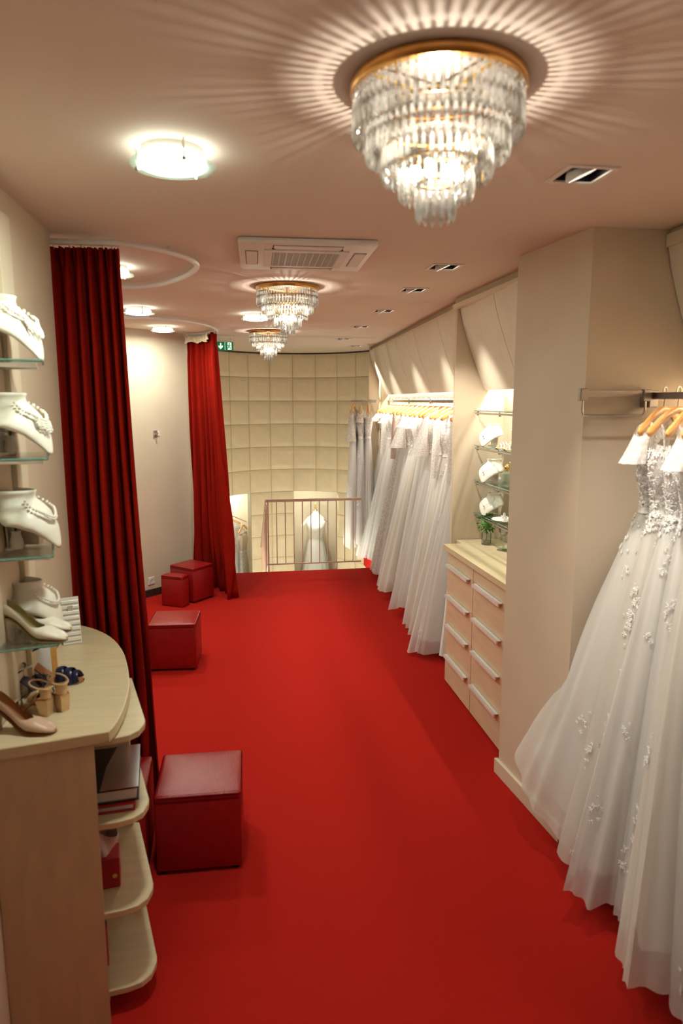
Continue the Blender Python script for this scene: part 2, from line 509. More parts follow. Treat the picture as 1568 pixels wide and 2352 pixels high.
# ------------------------------------------------------------------ chandeliers
def crystal_geo(L, wd):
    g = lathe([(0.0005, -L), (wd * 0.45, -L + 0.012), (wd * 0.5, -L + 0.03), (wd * 0.36, -0.024), (0.0008, -0.018)], 6)
    b = lathe([(0.0005, -0.016), (wd * 0.42, -0.009), (0.0005, -0.001)], 6)
    return join(g, b)
TIERS = [(0.185, -0.023, 0.098, 66, .0135), (0.156, -0.075, 0.088, 56, .0135), (0.120, -0.120, 0.086, 42, .0135), (0.080, -0.165, 0.082, 28, .0135), (0.040, -0.208, 0.084, 13, .0135)]
def chandelier(label, loc, single):
    t = thing('chandelier', label, 'chandelier', loc)
    obj('canopy', lathe([(0.0, -0.004), (0.17, -0.004), (0.17, 0.0)], 48), 'steel', t)
    obj('brass_band', lathe([(0.176, -0.024), (0.191, -0.024), (0.194, -0.020), (0.194, -0.003), (0.188, 0.0), (0.176, 0.0)], 64), 'brass', t, True)
    for i, (r, z, L, n, wd) in enumerate(TIERS):
        if i:
            obj('tier_ring', tube([((r) * cos(2 * PI * k / 40), (r) * sin(2 * PI * k / 40), z) for k in range(41)], 0.004, 6, False), 'gold', t, True)
        cg = crystal_geo(L, wd)
        if single:
            me = meshdata('crystal_drop', cg, 'crystal')
            for k in range(n):
                a = 2 * PI * (k + 0.5 * (i % 2)) / n
                c = obj('crystal_drop', me, None, t)
                c.location = (r * cos(a), r * sin(a), z); c.rotation_euler = (0, 0, a + rnd.uniform(-.4, .4))
        else:
            gs = []
            for k in range(n):
                a = 2 * PI * (k + 0.5 * (i % 2)) / n
                gs.append(xf(cg, (r * cos(a), r * sin(a), z), a + rnd.uniform(-.4, .4)))
            obj('crystal_tier', join(*gs), 'crystal', t, kind='stuff')
    obj('stem', tube([(0, 0, 0), (0, 0, -0.05)], 0.012, 10), 'gold', t, True)
    obj('lower_stem', tube([(0, 0, -0.19), (0, 0, -0.215)], 0.007, 10), 'gold', t, True)
    for k in range(4):
        a = k * PI / 2 + .4
        obj('frame_arm', tube([(0, 0, -0.03), (0.05 * cos(a), 0.05 * sin(a), -0.03), (0.178 * cos(a), 0.178 * sin(a), -0.022)], 0.004, 6), 'gold', t, True)
    for (r0, z0, *_), (r1, z1, *_) in zip(TIERS, TIERS[1:]):
        for k in range(4):
            a = k * PI / 2 + .8
            obj('tier_rod', tube([(r0 * cos(a), r0 * sin(a), z0), (r1 * cos(a), r1 * sin(a), z1)], 0.0025, 5), 'gold', t)
    bulb = lathe([(0.0, -0.045), (0.011, -0.035), (0.014, -0.02), (0.009, -0.004), (0.007, 0.0)], 12)
    bme = meshdata('bulb', bulb, 'bulb_glow', True)
    hme = meshdata('bulb_holder', lathe([(0.0095, -0.004), (0.0095, 0.022), (0.004, 0.026)], 10), 'gold', True)
    for k in range(5):
        a = 2 * PI * k / 5 + .3
        bo = obj('bulb', bme, None, t); bo.location = (0.045 * cos(a), 0.045 * sin(a), -0.166)
        obj('bulb_holder', hme, None, bo)
    light('chandelier_light', 'POINT', CHANDELIER_W, (0, 0, -0.130), NEUT, t, shadow_soft_size=0.011)
    return t
chandelier('large crystal chandelier with brass band nearest the front of the ceiling', (0.470, 1.585, CEIL), True)
chandelier('crystal chandelier hanging behind the air conditioner, second of the three', (0.362, 4.37, CEIL), False)
chandelier('smallest looking crystal chandelier, farthest of the three, before the padded wall', (0.395, 7.15, CEIL), False)

# ------------------------------------------------------------------ round frosted ceiling lamps
def round_lamp(label, x, y):
    t = thing('ceiling_lamp', label, 'ceiling lamp', (x, y, CEIL))
    obj('housing', lathe([(0.0, -0.02), (0.085, -0.02), (0.085, 0.0)], 32), 'white_plastic', t, True)
    obj('frosted_dish', lathe([(0.0, -0.056), (0.06, -0.054), (0.088, -0.047), (0.094, -0.038), (0.09, -0.022), (0.0, -0.021)], 40), 'lamp_glow', t, 60)
    obj('glass_rim', lathe([(0.092, -0.046), (0.116, -0.046), (0.118, -0.043), (0.116, -0.040), (0.092, -0.040), (0.092, -0.046)], 48), 'lamp_rim', t, True)
    for k in range(3):
        a = 2 * PI * k / 3 - 1.2
        g = join(tube([(0.100 * cos(a), 0.100 * sin(a), 0), (0.100 * cos(a), 0.100 * sin(a), -0.05)], 0.003, 6),
                 xf(lathe([(0.0, -0.008), (0.006, -0.006), (0.007, 0.0), (0.0, 0.001)], 10), (0.100 * cos(a), 0.100 * sin(a), -0.048)))
        obj('glass_clip', g, 'chrome', t, True)
    light('lamp_light', 'AREA', LAMP_W, (0, 0, -0.060), COOL, t, shape='DISK', size=0.17)
    return t
round_lamp('round frosted glass ceiling lamp left of the big chandelier', -0.143, 2.09)
round_lamp('round ceiling lamp inside the first curtain track, mostly hidden by the curtain', -0.60, 3.86)
round_lamp('round frosted ceiling lamp between the two curved curtain tracks', -0.667, 5.50)
round_lamp('round frosted ceiling lamp inside the farther curtain track', -0.616, 6.84)
round_lamp('round frosted ceiling lamp peeping out behind the second chandelier', 0.215, 5.75)

# ------------------------------------------------------------------ recessed square spots along the right
SPL = ['largest recessed square spotlight, nearest, right of the big chandelier'] + ['recessed square spotlight, %s along the row from the nearest' % ORD[i] for i in range(1, 7)]
for i, (x, y) in enumerate(SP):
    t = thing('recessed_spotlight', SPL[i], 'spotlight', (x, y, CEIL), 0, 'recessed spotlights in the ceiling')
    s = 0.082; q = SPH
    fr = [box(a, b, c, d, -0.005, 0.0) for (a, b, c, d) in ((-s, s, -s, -q), (-s, s, q, s), (-s, -q, -q, q), (q, s, -q, q))]
    obj('frame', join(*fr), 'white_plastic', t)
    V = [(x_, y_, z_) for z_ in (0, .10) for x_, y_ in ((-q, -q), (q, -q), (q, q), (-q, q))]
    obj('recess', (V, [(0, 1, 5, 4), (1, 2, 6, 5), (2, 3, 7, 6), (3, 0, 4, 7), (4, 5, 6, 7)]), 'black', t)
    M = Matrix.Rotation(R(-24), 4, 'Y')
    def put(g): return [tuple(M @ Vector(v) + Vector((-0.006, 0, 0.012))) for v in g[0]], g[1]
    ho = obj('lamp_head', put(lathe([(0.026, 0.026), (0.044, 0.004), (0.050, -0.010), (0.050, -0.018), (0.044, -0.019), (0.036, -0.008), (0.0, -0.007)], 28)), 'rail_white', t, True)
    obj('lens', put(lathe([(0.0, -0.0125), (0.030, -0.0125), (0.034, -0.009), (0.0, -0.009)], 24)), 'spot_glow', ho, True)
    l = light('spot_light', 'SPOT', SPOT_W * (0.95 if i == 0 else 1.0), (0.018, 0, -0.034), NEUT, t, shadow_soft_size=0.03, spot_size=R(52 if i else 60), spot_blend=1.0)
    tgt = {0: (1.70, 2.30, 1.35), 6: (2.0, 8.75, 1.9)}.get(i, (soff(y) + 0.17, y + 0.16, 1.80))
    d = Vector(tgt) - Vector((x + .018, y, CEIL - .034))
    l.rotation_euler = d.to_track_quat('-Z', 'Y').to_euler()

# ------------------------------------------------------------------ strip lamps above the hanging rails
def strip(label, p0, p1, power=1.0):
    t = thing('strip_lamp', label, 'strip lamp', p0)
    d = Vector(p1) - Vector(p0)
    obj('tube', tube([(0, 0, 0), tuple(d)], 0.010, 10), 'strip_glow', t, True)
    obj('batten', tube([(0, 0, 0.025), tuple(d + Vector((0, 0, 0.025)))], 0.014, 4), 'white_plastic', t)
    for q in (.1, .5, .9):
        obj('bracket', box(d.x * q, d.x * q + .07, d.y * q - .01, d.y * q + .01, .02, .035), 'white_plastic', t)
    L = d.length
    l = light('strip_light', 'AREA', STRIP_W * power * L, tuple(d / 2 + Vector((0, 0, -0.018))), NEUT, t, shape='RECTANGLE', size=L, size_y=0.03)
    l.rotation_euler = (0, 0, math.atan2(d.y, d.x))
strip('thin strip lamp tucked behind the slanted panels over the far rail', (soff(4.9) + .33, 4.9, 2.25), (soff(8.9) + .33, 8.9, 2.25))
strip('thin strip lamp tucked behind the panels over the jewellery shelves', (1.86, 3.4, 2.25), (1.86, 4.6, 2.25), 0.85)
strip('thin strip lamp tucked behind the panels over the nearest gowns', (2.02, 0.3, 2.25), (2.02, 2.6, 2.25), 1.8)

# ------------------------------------------------------------------ ceiling cassette air conditioner
t = thing('air_conditioner', 'white square ceiling cassette air conditioner with dark centre grille', 'air conditioner', (0.362, 3.375, CEIL), R(-2.0))
a = 0.305
obj('casing', box(-a, a, -a, a, -0.028, 0.0, 0.012, 2), 'rail_white', t, True)
obj('grille_back', box(-0.155, 0.155, -0.155, 0.155, -0.030, -0.0275), 'dark_grille', t)
sl = [box(-0.155, 0.155, -0.150 + i * 0.0158, -0.150 + i * 0.0158 + 0.0035, -0.034, -0.029) for i in range(20)]
sl += [box(-0.150 + i * 0.030, -0.150 + i * 0.030 + 0.003, -0.155, 0.155, -0.0345, -0.030) for i in range(11)]
obj('grille_slats', join(*sl), 'white_plastic', t)
gf = [box(-.19, .19, -.19, -.155, -.034, -.027), box(-.19, .19, .155, .19, -.034, -.027), box(-.19, -.155, -.155, .155, -.034, -.027), box(.155, .19, -.155, .155, -.034, -.027)]
obj('grille_frame', join(*gf), 'white_plastic', t)
for rz in range(4):
    f = obj('air_flap', xf(box(-0.15, 0.15, 0.222, 0.272, -0.033, -0.026, 0.002), rz=rz * PI / 2), 'white_plastic', t)
    g = [box(-0.154, 0.154, 0.2185, 0.2215, -.0288, -.0275), box(-0.154, 0.154, 0.2725, 0.2755, -.0288, -.0275), box(-.1545, -.1505, .22, .275, -.0288, -.0275), box(.1505, .1545, .22, .275, -.0288, -.0275)]
    obj('gap', xf(join(*g), rz=rz * PI / 2), 'dark_grille', f)
for sx, sy in ((-.15, -.21), (.15, -.21), (-.15, .21), (.15, .21)):
    obj('clip', box(sx - .008, sx + .008, sy - .006, sy + .006, -.032, -.027), 'dark_grille', t)

# ------------------------------------------------------------------ curtain tracks and curtains
RZ = 2.695
ring1 = [(-1.2, 3.23), (-0.95, 3.215), (-0.73, 3.20), (-0.575, 3.195), (-0.453, 3.20), (-0.303, 3.285), (-0.21, 3.41), (-0.158, 3.54), (-0.150, 3.66), (-0.180, 3.81), (-0.251, 4.01), (-0.38, 4.23), (-0.517, 4.34), (-0.66, 4.37), (-1.0, 4.40), (-1.5, 4.40)]
ring2 = [(-1.5, 5.86), (-1.1, 5.88), (-0.856, 5.91), (-0.648, 5.94), (-0.447, 6.03), (-0.315, 6.2), (-0.176, 6.5), (-0.112, 6.87), (-0.15, 7.17), (-0.25, 7.40), (-0.42, 7.52)]
def track(label, pts):
    t = thing('curtain_track', label, 'curtain track', (pts[0][0], pts[0][1], CEIL))
    P = catmull([(x - pts[0][0], y - pts[0][1], RZ - CEIL) for x, y in pts], 10)
    obj('rail', tube(P, 0.0135, 8), 'rail_white', t, True)
    for i in range(6, len(P) - 2, 24):
        p = P[i]; obj('ceiling_bracket', box(p.x - .008, p.x + .008, p.y - .008, p.y + .008, -0.016, 0.0), 'white_plastic', t)
    return P
track('white curved curtain track of the nearer fitting booth', ring1)
track('white curved curtain track of the farther fitting booth', ring2)

def curtain(name, label, top, bottom, npleat, amp, z1, z0, seed, tape=None, nu=220, nv=34):
    rr = random.Random(seed)
    T = catmull([(*p, 0) for p in top], 12); B = catmull([(*p, 0) for p in bottom], 12)
    def along(P, u):
        x = u * (len(P) - 1); i = min(int(x), len(P) - 2)
        return P[i].lerp(P[i + 1], x - i)
    ph = [rr.uniform(-.5, .5) for _ in range(npleat + 2)]
    am = [rr.uniform(.6, 1.25) for _ in range(npleat + 2)]
    base = T[0]
    def pt(u, v):
        z = lerp(z1, z0, v)
        d = z1 - z
        k = sstep(v)
        p = along(T, u).lerp(along(B, u), v)
        q = along(T, min(1, u + .01)).lerp(along(B, min(1, u + .01)), v) - along(T, max(0, u - .01)).lerp(along(B, max(0, u - .01)), v)
        n = Vector((-q.y, q.x, 0)).normalized() if q.length > 1e-9 else Vector((0, 1, 0))
        x = u * npleat
        i = min(int(x), npleat)
        A = amp * lerp(am[i], am[i + 1], sstep(x - i))
        head = 1 - sstep(d / 0.14)
        s = sin(2 * PI * (x + 0.22 * sin(2.1 * v * 3 + ph[i] * 2) * k + ph[i] * .15))
        o = A * (lerp(0.65, 1.1, k)) * s * (1 - .45 * head)
        o += head * amp * .35 * sin(2 * PI * npleat * 2 * u)
        o -= amp * .25 * math.exp(-((d - .13) / .05) ** 2) * (0.5 + .5 * s)
        o += amp * .10 * sin(2 * PI * npleat * 2 * u + 3 * v) * k
        side = -0.20 * A * sin(4 * PI * x) * k
        tq = q.normalized() if q.length > 1e-9 else Vector((1, 0, 0))
        p = p + n * o + tq * side
        zz = z + (0.006 * sin(2 * PI * npleat * u) if v == 0 else 0) + (0.008 * sin(14 * u + seed) if v == 1 else 0)
        return Vector((p.x - base.x, p.y - base.y, zz))
    t = thing(name, label, 'curtain', (base.x, base.y, 0))
    g = grid(pt, nu, nv)
    o = obj('drape', g, 'velvet', t, 80)
    md = o.modifiers.new('thick', 'SOLIDIFY'); md.thickness = 0.003
    if tape:
        u0, u1 = tape
        def tp(u, v):
            uu = lerp(u0, u1, u)
            p = pt(uu, 0.0)
            p2 = along(T, uu)
            q = along(T, min(1, uu + .01)) - along(T, max(0, uu - .01)); n = Vector((-q.y, q.x, 0)).normalized()
            rumple = 0.008 * sin(60 * u + 4 * v) + .006 * sin(23 * u)
            return Vector((p2.x - base.x, p2.y - base.y, lerp(z1 + .004, z1 - .060 + .010 * sin(17 * u), v))) + n * (tape_side * (amp * 1.0 + .004 + rumple))
        to = obj('heading_tape', grid(tp, 60, 6), 'tape', t, 80)
        md = to.modifiers.new('thick', 'SOLIDIFY'); md.thickness = 0.004
    for i in range(npleat + 1):
        p = along(T, i / npleat) - base
        obj('glider_hook', tube([(p.x, p.y, z1 - .01), (p.x, p.y, RZ - .008)], 0.0035, 5), 'white_plastic', t)
    return t
tape_side = 1
curtain('curtain', 'tall dark red velvet curtain beside the counter and jewellery shelves',
        [(-1.05, 3.215), (-0.73, 3.215), (-0.575, 3.21), (-0.462, 3.215)], [(-1.05, 3.24), (-0.73, 3.22), (-0.55, 3.23), (-0.415, 3.27)], 9, 0.060, 2.675, 0.012, 3)
curtain('curtain', 'dark red velvet curtain at the far booth, left of the padded wall',
        [(-0.140, 6.90), (-0.18, 7.17), (-0.27, 7.38), (-0.43, 7.50)], [(-0.02, 6.90), (-0.06, 7.12), (-0.20, 7.35), (-0.43, 7.50)], 8, 0.055, 2.675, 0.012, 5, tape=(0.10, 0.98))

# ------------------------------------------------------------------ emergency exit sign
t = thing('exit_sign', 'green emergency exit sign with white arrow and running figure', 'sign', (-0.048, 8.0, 2.631))
obj('panel', box(-0.093, 0.093, -0.006, 0.006, -0.048, 0.048, 0.003), 'exit_green', t)
obj('hanger_rod', join(tube([(-.06, 0, .047), (-.06, 0, .089)], .003, 6), tube([(.06, 0, .047), (.06, 0, .089)], .003, 6)), 'white_plastic', t)
def flat(pts, y=-0.0075):
    n = len(pts)
    return [(x, y, z) for x, z in pts] + [(x, y + .0012, z) for x, z in pts], [tuple(range(n)), tuple(range(2 * n - 1, n - 1, -1))] + [(i, i + n, (i + 1) % n + n, (i + 1) % n) for i in range(n)]
def bar(a, b, wd):
    a = Vector(a); b = Vector(b); d = (b - a).normalized(); n = Vector((-d.y, d.x)) * wd / 2
    return [tuple(a + n), tuple(b + n), tuple(b - n), tuple(a - n)]
ax = -0.047
obj('arrow', flat([(ax - .007, .034), (ax + .007, .034), (ax + .007, -.004), (ax + .024, .010), (ax + .024, -.010), (ax, -.034), (ax - .024, -.010), (ax - .024, .010), (ax - .007, -.004)]), 'exit_white', t)
obj('divider', flat([(-.002, -.044), (.002, -.044), (.002, .044), (-.002, .044)]), 'exit_white', t)
fx = 0.047
obj('door_field', flat([(fx - .018, -.040), (fx + .026, -.040), (fx + .026, .040), (fx - .018, .040)]), 'exit_white', t)
man = [flat([(fx + .004 + .0075 * cos(k * PI / 5), .027 + .0075 * sin(k * PI / 5)) for k in range(10)], -.0090)]
for a, b, wd in (((fx, .018), (fx - .004, -.008), .013), ((fx - .004, -.006), (fx + .012, -.016), .008), ((fx + .012, -.016), (fx + .010, -.033), .007), ((fx - .004, -.006), (fx - .012, -.022), .008),
                 ((fx - .012, -.022), (fx - .026, -.026), .007), ((fx, .016), (fx + .014, .006), .006), ((fx + .014, .006), (fx + .022, .013), .005), ((fx, .016), (fx - .016, .012), .006), ((fx - .016, .012), (fx - .020, .000), .005)):
    man.append(flat(bar(a, b, wd), -.0090))
obj('running_figure', join(*man), 'exit_green', t)

# ------------------------------------------------------------------ small things on the booth wall
def on_diag(x): f = (x - dw0.x) / (dw1.x - dw0.x); return dw0.lerp(dw1, f)
ang = math.atan2((dw1 - dw0).y, (dw1 - dw0).x)
p = on_diag(-0.775)
t = thing('wall_hook_plate', 'small metal hook plate on the booth wall', 'hook', (p.x, p.y, 1.69), ang)
obj('plate', box(-.026, .026, -.010, 0, -.034, .034, .003), 'alu', t)
obj('peg', tube([(0.0, -.008, -.004), (0.0, -.035, -.004), (0.004, -.040, .012)], .007, 8), 'chrome', t, True)
obj('side_tab', box(.028, .058, -.006, 0, -.022, .022, .002), 'white_plastic', t)
p = on_diag(-0.87)
t = thing('wall_socket', 'white power socket low on the booth wall beside the small box stool', 'socket', (p.x, p.y, 0.165), ang)
obj('plate', box(-.04, .04, -.010, 0, -.04, .04, .004), 'white_plastic', t)
obj('insert', xf(lathe([(0.0, 0.0), (.020, 0.0), (.022, .004), (.024, .004), (.024, .0)], 20), (0, -.011, 0), rx=PI / 2), 'white_plastic', t, True)
obj('pin_holes', join(*[xf(lathe([(0.0, 0.0), (.003, 0.0), (.003, .002)], 8), (s, -.0125, 0), rx=PI / 2) for s in (-.009, .009)]), 'black', t)

# ------------------------------------------------------------------ red cube stools
def stool(label, x, y, rz, s=0.365, d=None, hgt=0.37, feet=True):
    d = d or s
    t = thing('cube_stool', label, 'stool', (x, y, 0), rz, 'red leather cube stools')
    f = 0.016 if feet else 0.002
    V, F = box(-s / 2, s / 2, -d / 2, d / 2, f, hgt - 0.022, 0.012, 2)
    obj('body', (V, F), 'leather', t, True)
    bm = bmesh.new(); bmesh.ops.create_cube(bm, size=1)
    bmesh.ops.subdivide_edges(bm, edges=bm.edges[:], cuts=5, use_grid_fill=True)
    for v in bm.verts:
        x_, y_, z_ = v.co
        bul = 0.012 * (1 - (2 * x_) ** 2) * (1 - (2 * y_) ** 2) if z_ > .49 else 0
        v.co = (x_ * (s + .002), y_ * (d + .002), hgt - 0.019 + z_ * 0.038 + bul)
    es = [e for e in bm.edges if len(e.link_faces) == 2 and e.calc_face_angle(0) > 1.0]
    bmesh.ops.bevel(bm, geom=es, offset=0.016, segments=3, affect='EDGES', profile=0.5)
    obj('seat_pad', frombm(bm), 'leather', t, 60)
    if feet:
        fm = meshdata('foot', lathe([(0.0, 0.0), (.016, 0.0), (.016, .018), (0.0, .018)], 12), 'black')
        for sx in (-1, 1):
            for sy in (-1, 1):
                obj('foot', fm, None, t, loc=(sx * (s / 2 - .03), sy * (d / 2 - .03), 0))
stool('nearest red leather cube stool, right of the counter shelves', -0.178, 2.925, R(-1.5), 0.368)
stool('red cube stool tucked behind the counter, left of the nearest stool', -0.585, 2.93, R(1), 0.36)
stool('red leather cube stool standing alone on the carpet halfway down the room', -0.47, 5.235, R(-4), 0.355)
stool('red cube stool mostly hidden behind the near curtain', -0.875, 5.17, R(3), 0.36)
stool('large red cube stool at the foot of the far curtain', -0.44, 7.03, R(48), 0.30, 0.33, 0.363)
stool('small low red box stool before the large far cube stool', -0.595, 6.80, R(-28), 0.245, 0.13, 0.314, False)

# ------------------------------------------------------------------ counter with rounded top and open end shelves
t = thing('counter', 'maple sales counter with curved top and rounded open end shelves', 'counter', (-0.55, 2.3, 0))
def L(pts): return [(x + 0.55, y - 2.3) for x, y in pts]
top = [(-0.728, 1.972), (-0.394, 2.041), (-0.380, 2.10), (-0.373, 2.217), (-0.379, 2.374), (-0.391, 2.453), (-0.414, 2.575), (-0.459, 2.75), (-0.531, 2.918), (-0.626, 3.046), (-0.728, 3.13)]
tp = [top[0]] + [tuple(v)[:2] for v in catmull([(*p, 0) for p in top[1:]], 4)]
obj('counter_top', prism(L(tp), 0.992, 1.03, 0.004), 'maple_top', t)
fp = [(-0.728, 1.992), (-0.442, 2.046), (-0.446, 2.068), (-0.728, 2.014)]
obj('front_panel', prism(L(fp), 0, 0.992), 'maple', t)
shx = [(-0.70, 2.03), (-0.45, 2.075), (-0.39, 2.083), (-0.345, 2.098), (-0.318, 2.125), (-0.306, 2.17), (-0.307, 2.20), (-0.33, 2.29), (-0.40, 2.565), (-0.70, 2.60)]
for z1 in (0.985, 0.699, 0.382, 0.094):
    obj('end_shelf', prism(L(shx), z1 - 0.022, z1, 0.003), 'maple_top', t)
obj('plinth', prism(L([(-0.70, 2.04), (-0.46, 2.085), (-0.46, 2.55), (-0.70, 2.58)]), 0, 0.072), 'maple', t)
obj('back_panel', prism(L([(-0.70, 2.582), (-0.42, 2.55), (-0.418, 2.566), (-0.70, 2.60)]), 0.094, 0.963), 'maple', t)
obj('inner_panel', prism(L([(-0.70, 2.02), (-0.68, 2.02), (-0.68, 2.59), (-0.70, 2.59)]), 0.094, 0.963), 'maple', t)
obj('support_leg', box(-0.16, -0.13, 0.72, 0.75, 0, 0.992), 'maple', t)

# albums and bag on the end shelves
def book(label, name, loc, rz, w_, d_, h_, cover, page):
    t = thing(name, label, 'album', loc, rz)
    obj('cover', join(box(0, w_, 0, d_, 0, .006, .001), box(0, w_, 0, d_, h_ - .006, h_, .001), box(0, .006, 0, d_, .006, h_ - .006)), cover, t)
    obj('pages', box(.006, w_ - .008, .006, d_ - .006, .006, h_ - .006), page, t)
    return t
bk = book('black photo album lying on top in the counter end shelf', 'photo_album', (-0.665, 2.115, 0.7285), R(6), 0.335, 0.29, 0.048, 'cover_gloss', 'paper')
obj('silver_band', prism([(.215, .0), (.335, .0), (.335, .29), (.255, .29), (.225, .15)], .0482, .0492), 'silver', bk)
obj('printed_flower', join(*[xf(lathe([(0.0, .0483), (.016, .0483), (.0, .0488)], 8), (.15 + .022 * cos(k * 1.256), .10 + .022 * sin(k * 1.256), 0), sc=(1, .8, 1)) for k in range(5)]), 'orange_print', bk)
obj('printed_letters', join(*[box(.06 + i * .02, .068 + i * .02, .04, .075, .0481, .0488) for i in range(6)]), 'silver', bk)
book('thinner red covered album under the black album on the counter shelf', 'photo_album', (-0.66, 2.11, 0.7005), R(5), 0.318, 0.28, 0.027, 'red_card', 'paper_edge')
t = thing('gift_bag', 'small red gift bag with white tissue on the middle counter shelf', 'bag', (-0.475, 2.235, 0.383), R(8))
obj('bag_body', box(-.09, .055, -.045, .045, 0, .108, .003), 'red_card', t)
def tiss(u, v):
    a = 2 * PI * u; r = lerp(.5, 1.15, v) * (1 + .18 * sin(5 * a + 6 * v))
    return (-.012 + .068 * r * cos(a), .040 * r * sin(a), .095 + .11 * v + .018 * sin(3 * a + 1))
obj('tissue_paper', grid(tiss, 40, 8, True), 'tissue', t, True)
obj('gold_seal', xf(lathe([(0.0, .0), (.008, 0), (.008, .001), (0, .001)], 10), (.038, -.0455, .045), rx=PI / 2), 'gold', t)
t = thing('ring_binder', 'narrow red and black folder standing on the lowest counter shelf', 'folder', (-0.515, 2.21, 0.095), R(8))
obj('spine', box(-.06, .045, -.035, -.004, 0, .15, .002), 'red_card', t)
obj('upper_label', box(-.06, .044, -.034, -.005, .1505, .235, .002), 'black', t)

# ------------------------------------------------------------------ jewellery busts, necklaces, shoes: builders
def bust_geo(Wd=0.16, Ht=0.15, Dp=0.12, neck=0.034):
    """necklace stand: curved chest shell facing -Y, tip at front bottom, open neck on top"""
    def s(u, v):
        q = 2 * u - 1
        hw = interp([(0, .008), (.04, .022), (.12, .042), (.25, .066), (.45, .094), (.60, .106), (.70, .098), (.78, .068), (.84, .054), (.92, .051), (1, .056)], v)
        y = interp([(0, 0), (.3, .013), (.6, .036), (.78, .060), (.84, .068), (.92, .070), (1, .066)], v)
        z = interp([(0, 0), (.1, .026), (.3, .064), (.6, .116), (.78, .146), (.84, .153), (.92, .164), (1, .178)], v)
        c = 1 - math.sqrt(max(0, 1 - .985 * q * q))
        back = interp([(0, .004), (.2, .026), (.45, .06), (.65, .095), (.8, .105), (.86, .10), (1, .10)], v) * c
        drop = interp([(0, 0), (.3, .004), (.5, .018), (.66, .034), (.78, .018), (.85, .004), (1, .0)], v) * abs(q) ** 2.5
        return (q * hw, y + back, z - drop)
    return s
def bust(label, loc, rz, sc=1.0, chain='chain', cat='bust', mt='bust'):
    s = bust_geo()
    t = thing('jewellery_bust', label, 'bust', loc, rz)
    t.scale = (sc, sc, sc)
    o = obj('chest_shell', grid(s, 21, 25), mt, t, 80)
    md = o.modifiers.new('thick', 'SOLIDIFY'); md.thickness = 0.009; md.offset = -1
    # easel foot behind
    obj('easel_foot', join(box(-.05, .05, .128, .150, 0, .006), ([(-.035, .150, 0), (.035, .150, 0), (.028, .158, .15), (-.028, .158, .15), (-.035, .144, 0), (.035, .144, 0), (.028, .152, .15), (-.028, .152, .15)], [(0, 1, 2, 3), (5, 4, 7, 6), (0, 3, 7, 4), (1, 5, 6, 2), (3, 2, 6, 7), (0, 4, 5, 1)])), mt, t)
    return t, s
def necklace(label, host, s, kind):
    t = thing('necklace', label, 'necklace', host.location, host.rotation_euler[2])
    t.scale = host.scale
    pts = []
    for i in range(31):
        q = i / 30
        a = (q - .5) * 2
        v = {'chain': .80 - .42 * (1 - a * a), 'pearl': .80 - .36 * (1 - a * a), 'lace': .80 - .34 * (1 - a * a)}[kind]
        x, y, z = s(.5 + a * .34, v)
        pts.append(Vector((x * 1.04, y - .010, z + .008)))
    if kind == 'chain':
        obj('chain', tube(pts, .0012, 5), 'silver', t, True)
        p = pts[15]
        obj('pendant', join(xf(lathe([(0, -.010), (.006, -.004), (.0045, .003), (0, .006)], 8), (p.x, p.y - .004, p.z - .006)), xf(lathe([(0, -.004), (.0035, 0), (0, .004)], 8), (p.x, p.y - .004, p.z - .022))), 'silver', t, True)
    else:
        bm_ = lathe([(0.0002, -.0048), (.0034, -.0034), (.0048, 0), (.0034, .0034), (.0002, .0048)], 8)
        obj('bead_string', join(*[xf(bm_, tuple(p), sc=(1.0 if kind == 'pearl' else .8 + .5 * ((i * 7) % 3) / 2,) * 3) for i, p in enumerate(pts)]), 'pearl', t, True)
        ex = []
        for i in range(7, 24):
            p = pts[i]
            for j in range(1 + (i % 3 if kind == 'lace' else 0) + (2 if kind == 'lace' else 0)):
                x, y, z = p.x + rnd.uniform(-.003, .003), p.y - .002 - .003 * j, p.z - .007 * (j + 1)
                ex.append(xf(bm_, (x, y, z), sc=(.8, .8, .8)))
        obj('bead_drops', join(*ex), 'pearl', t, True)
    return t

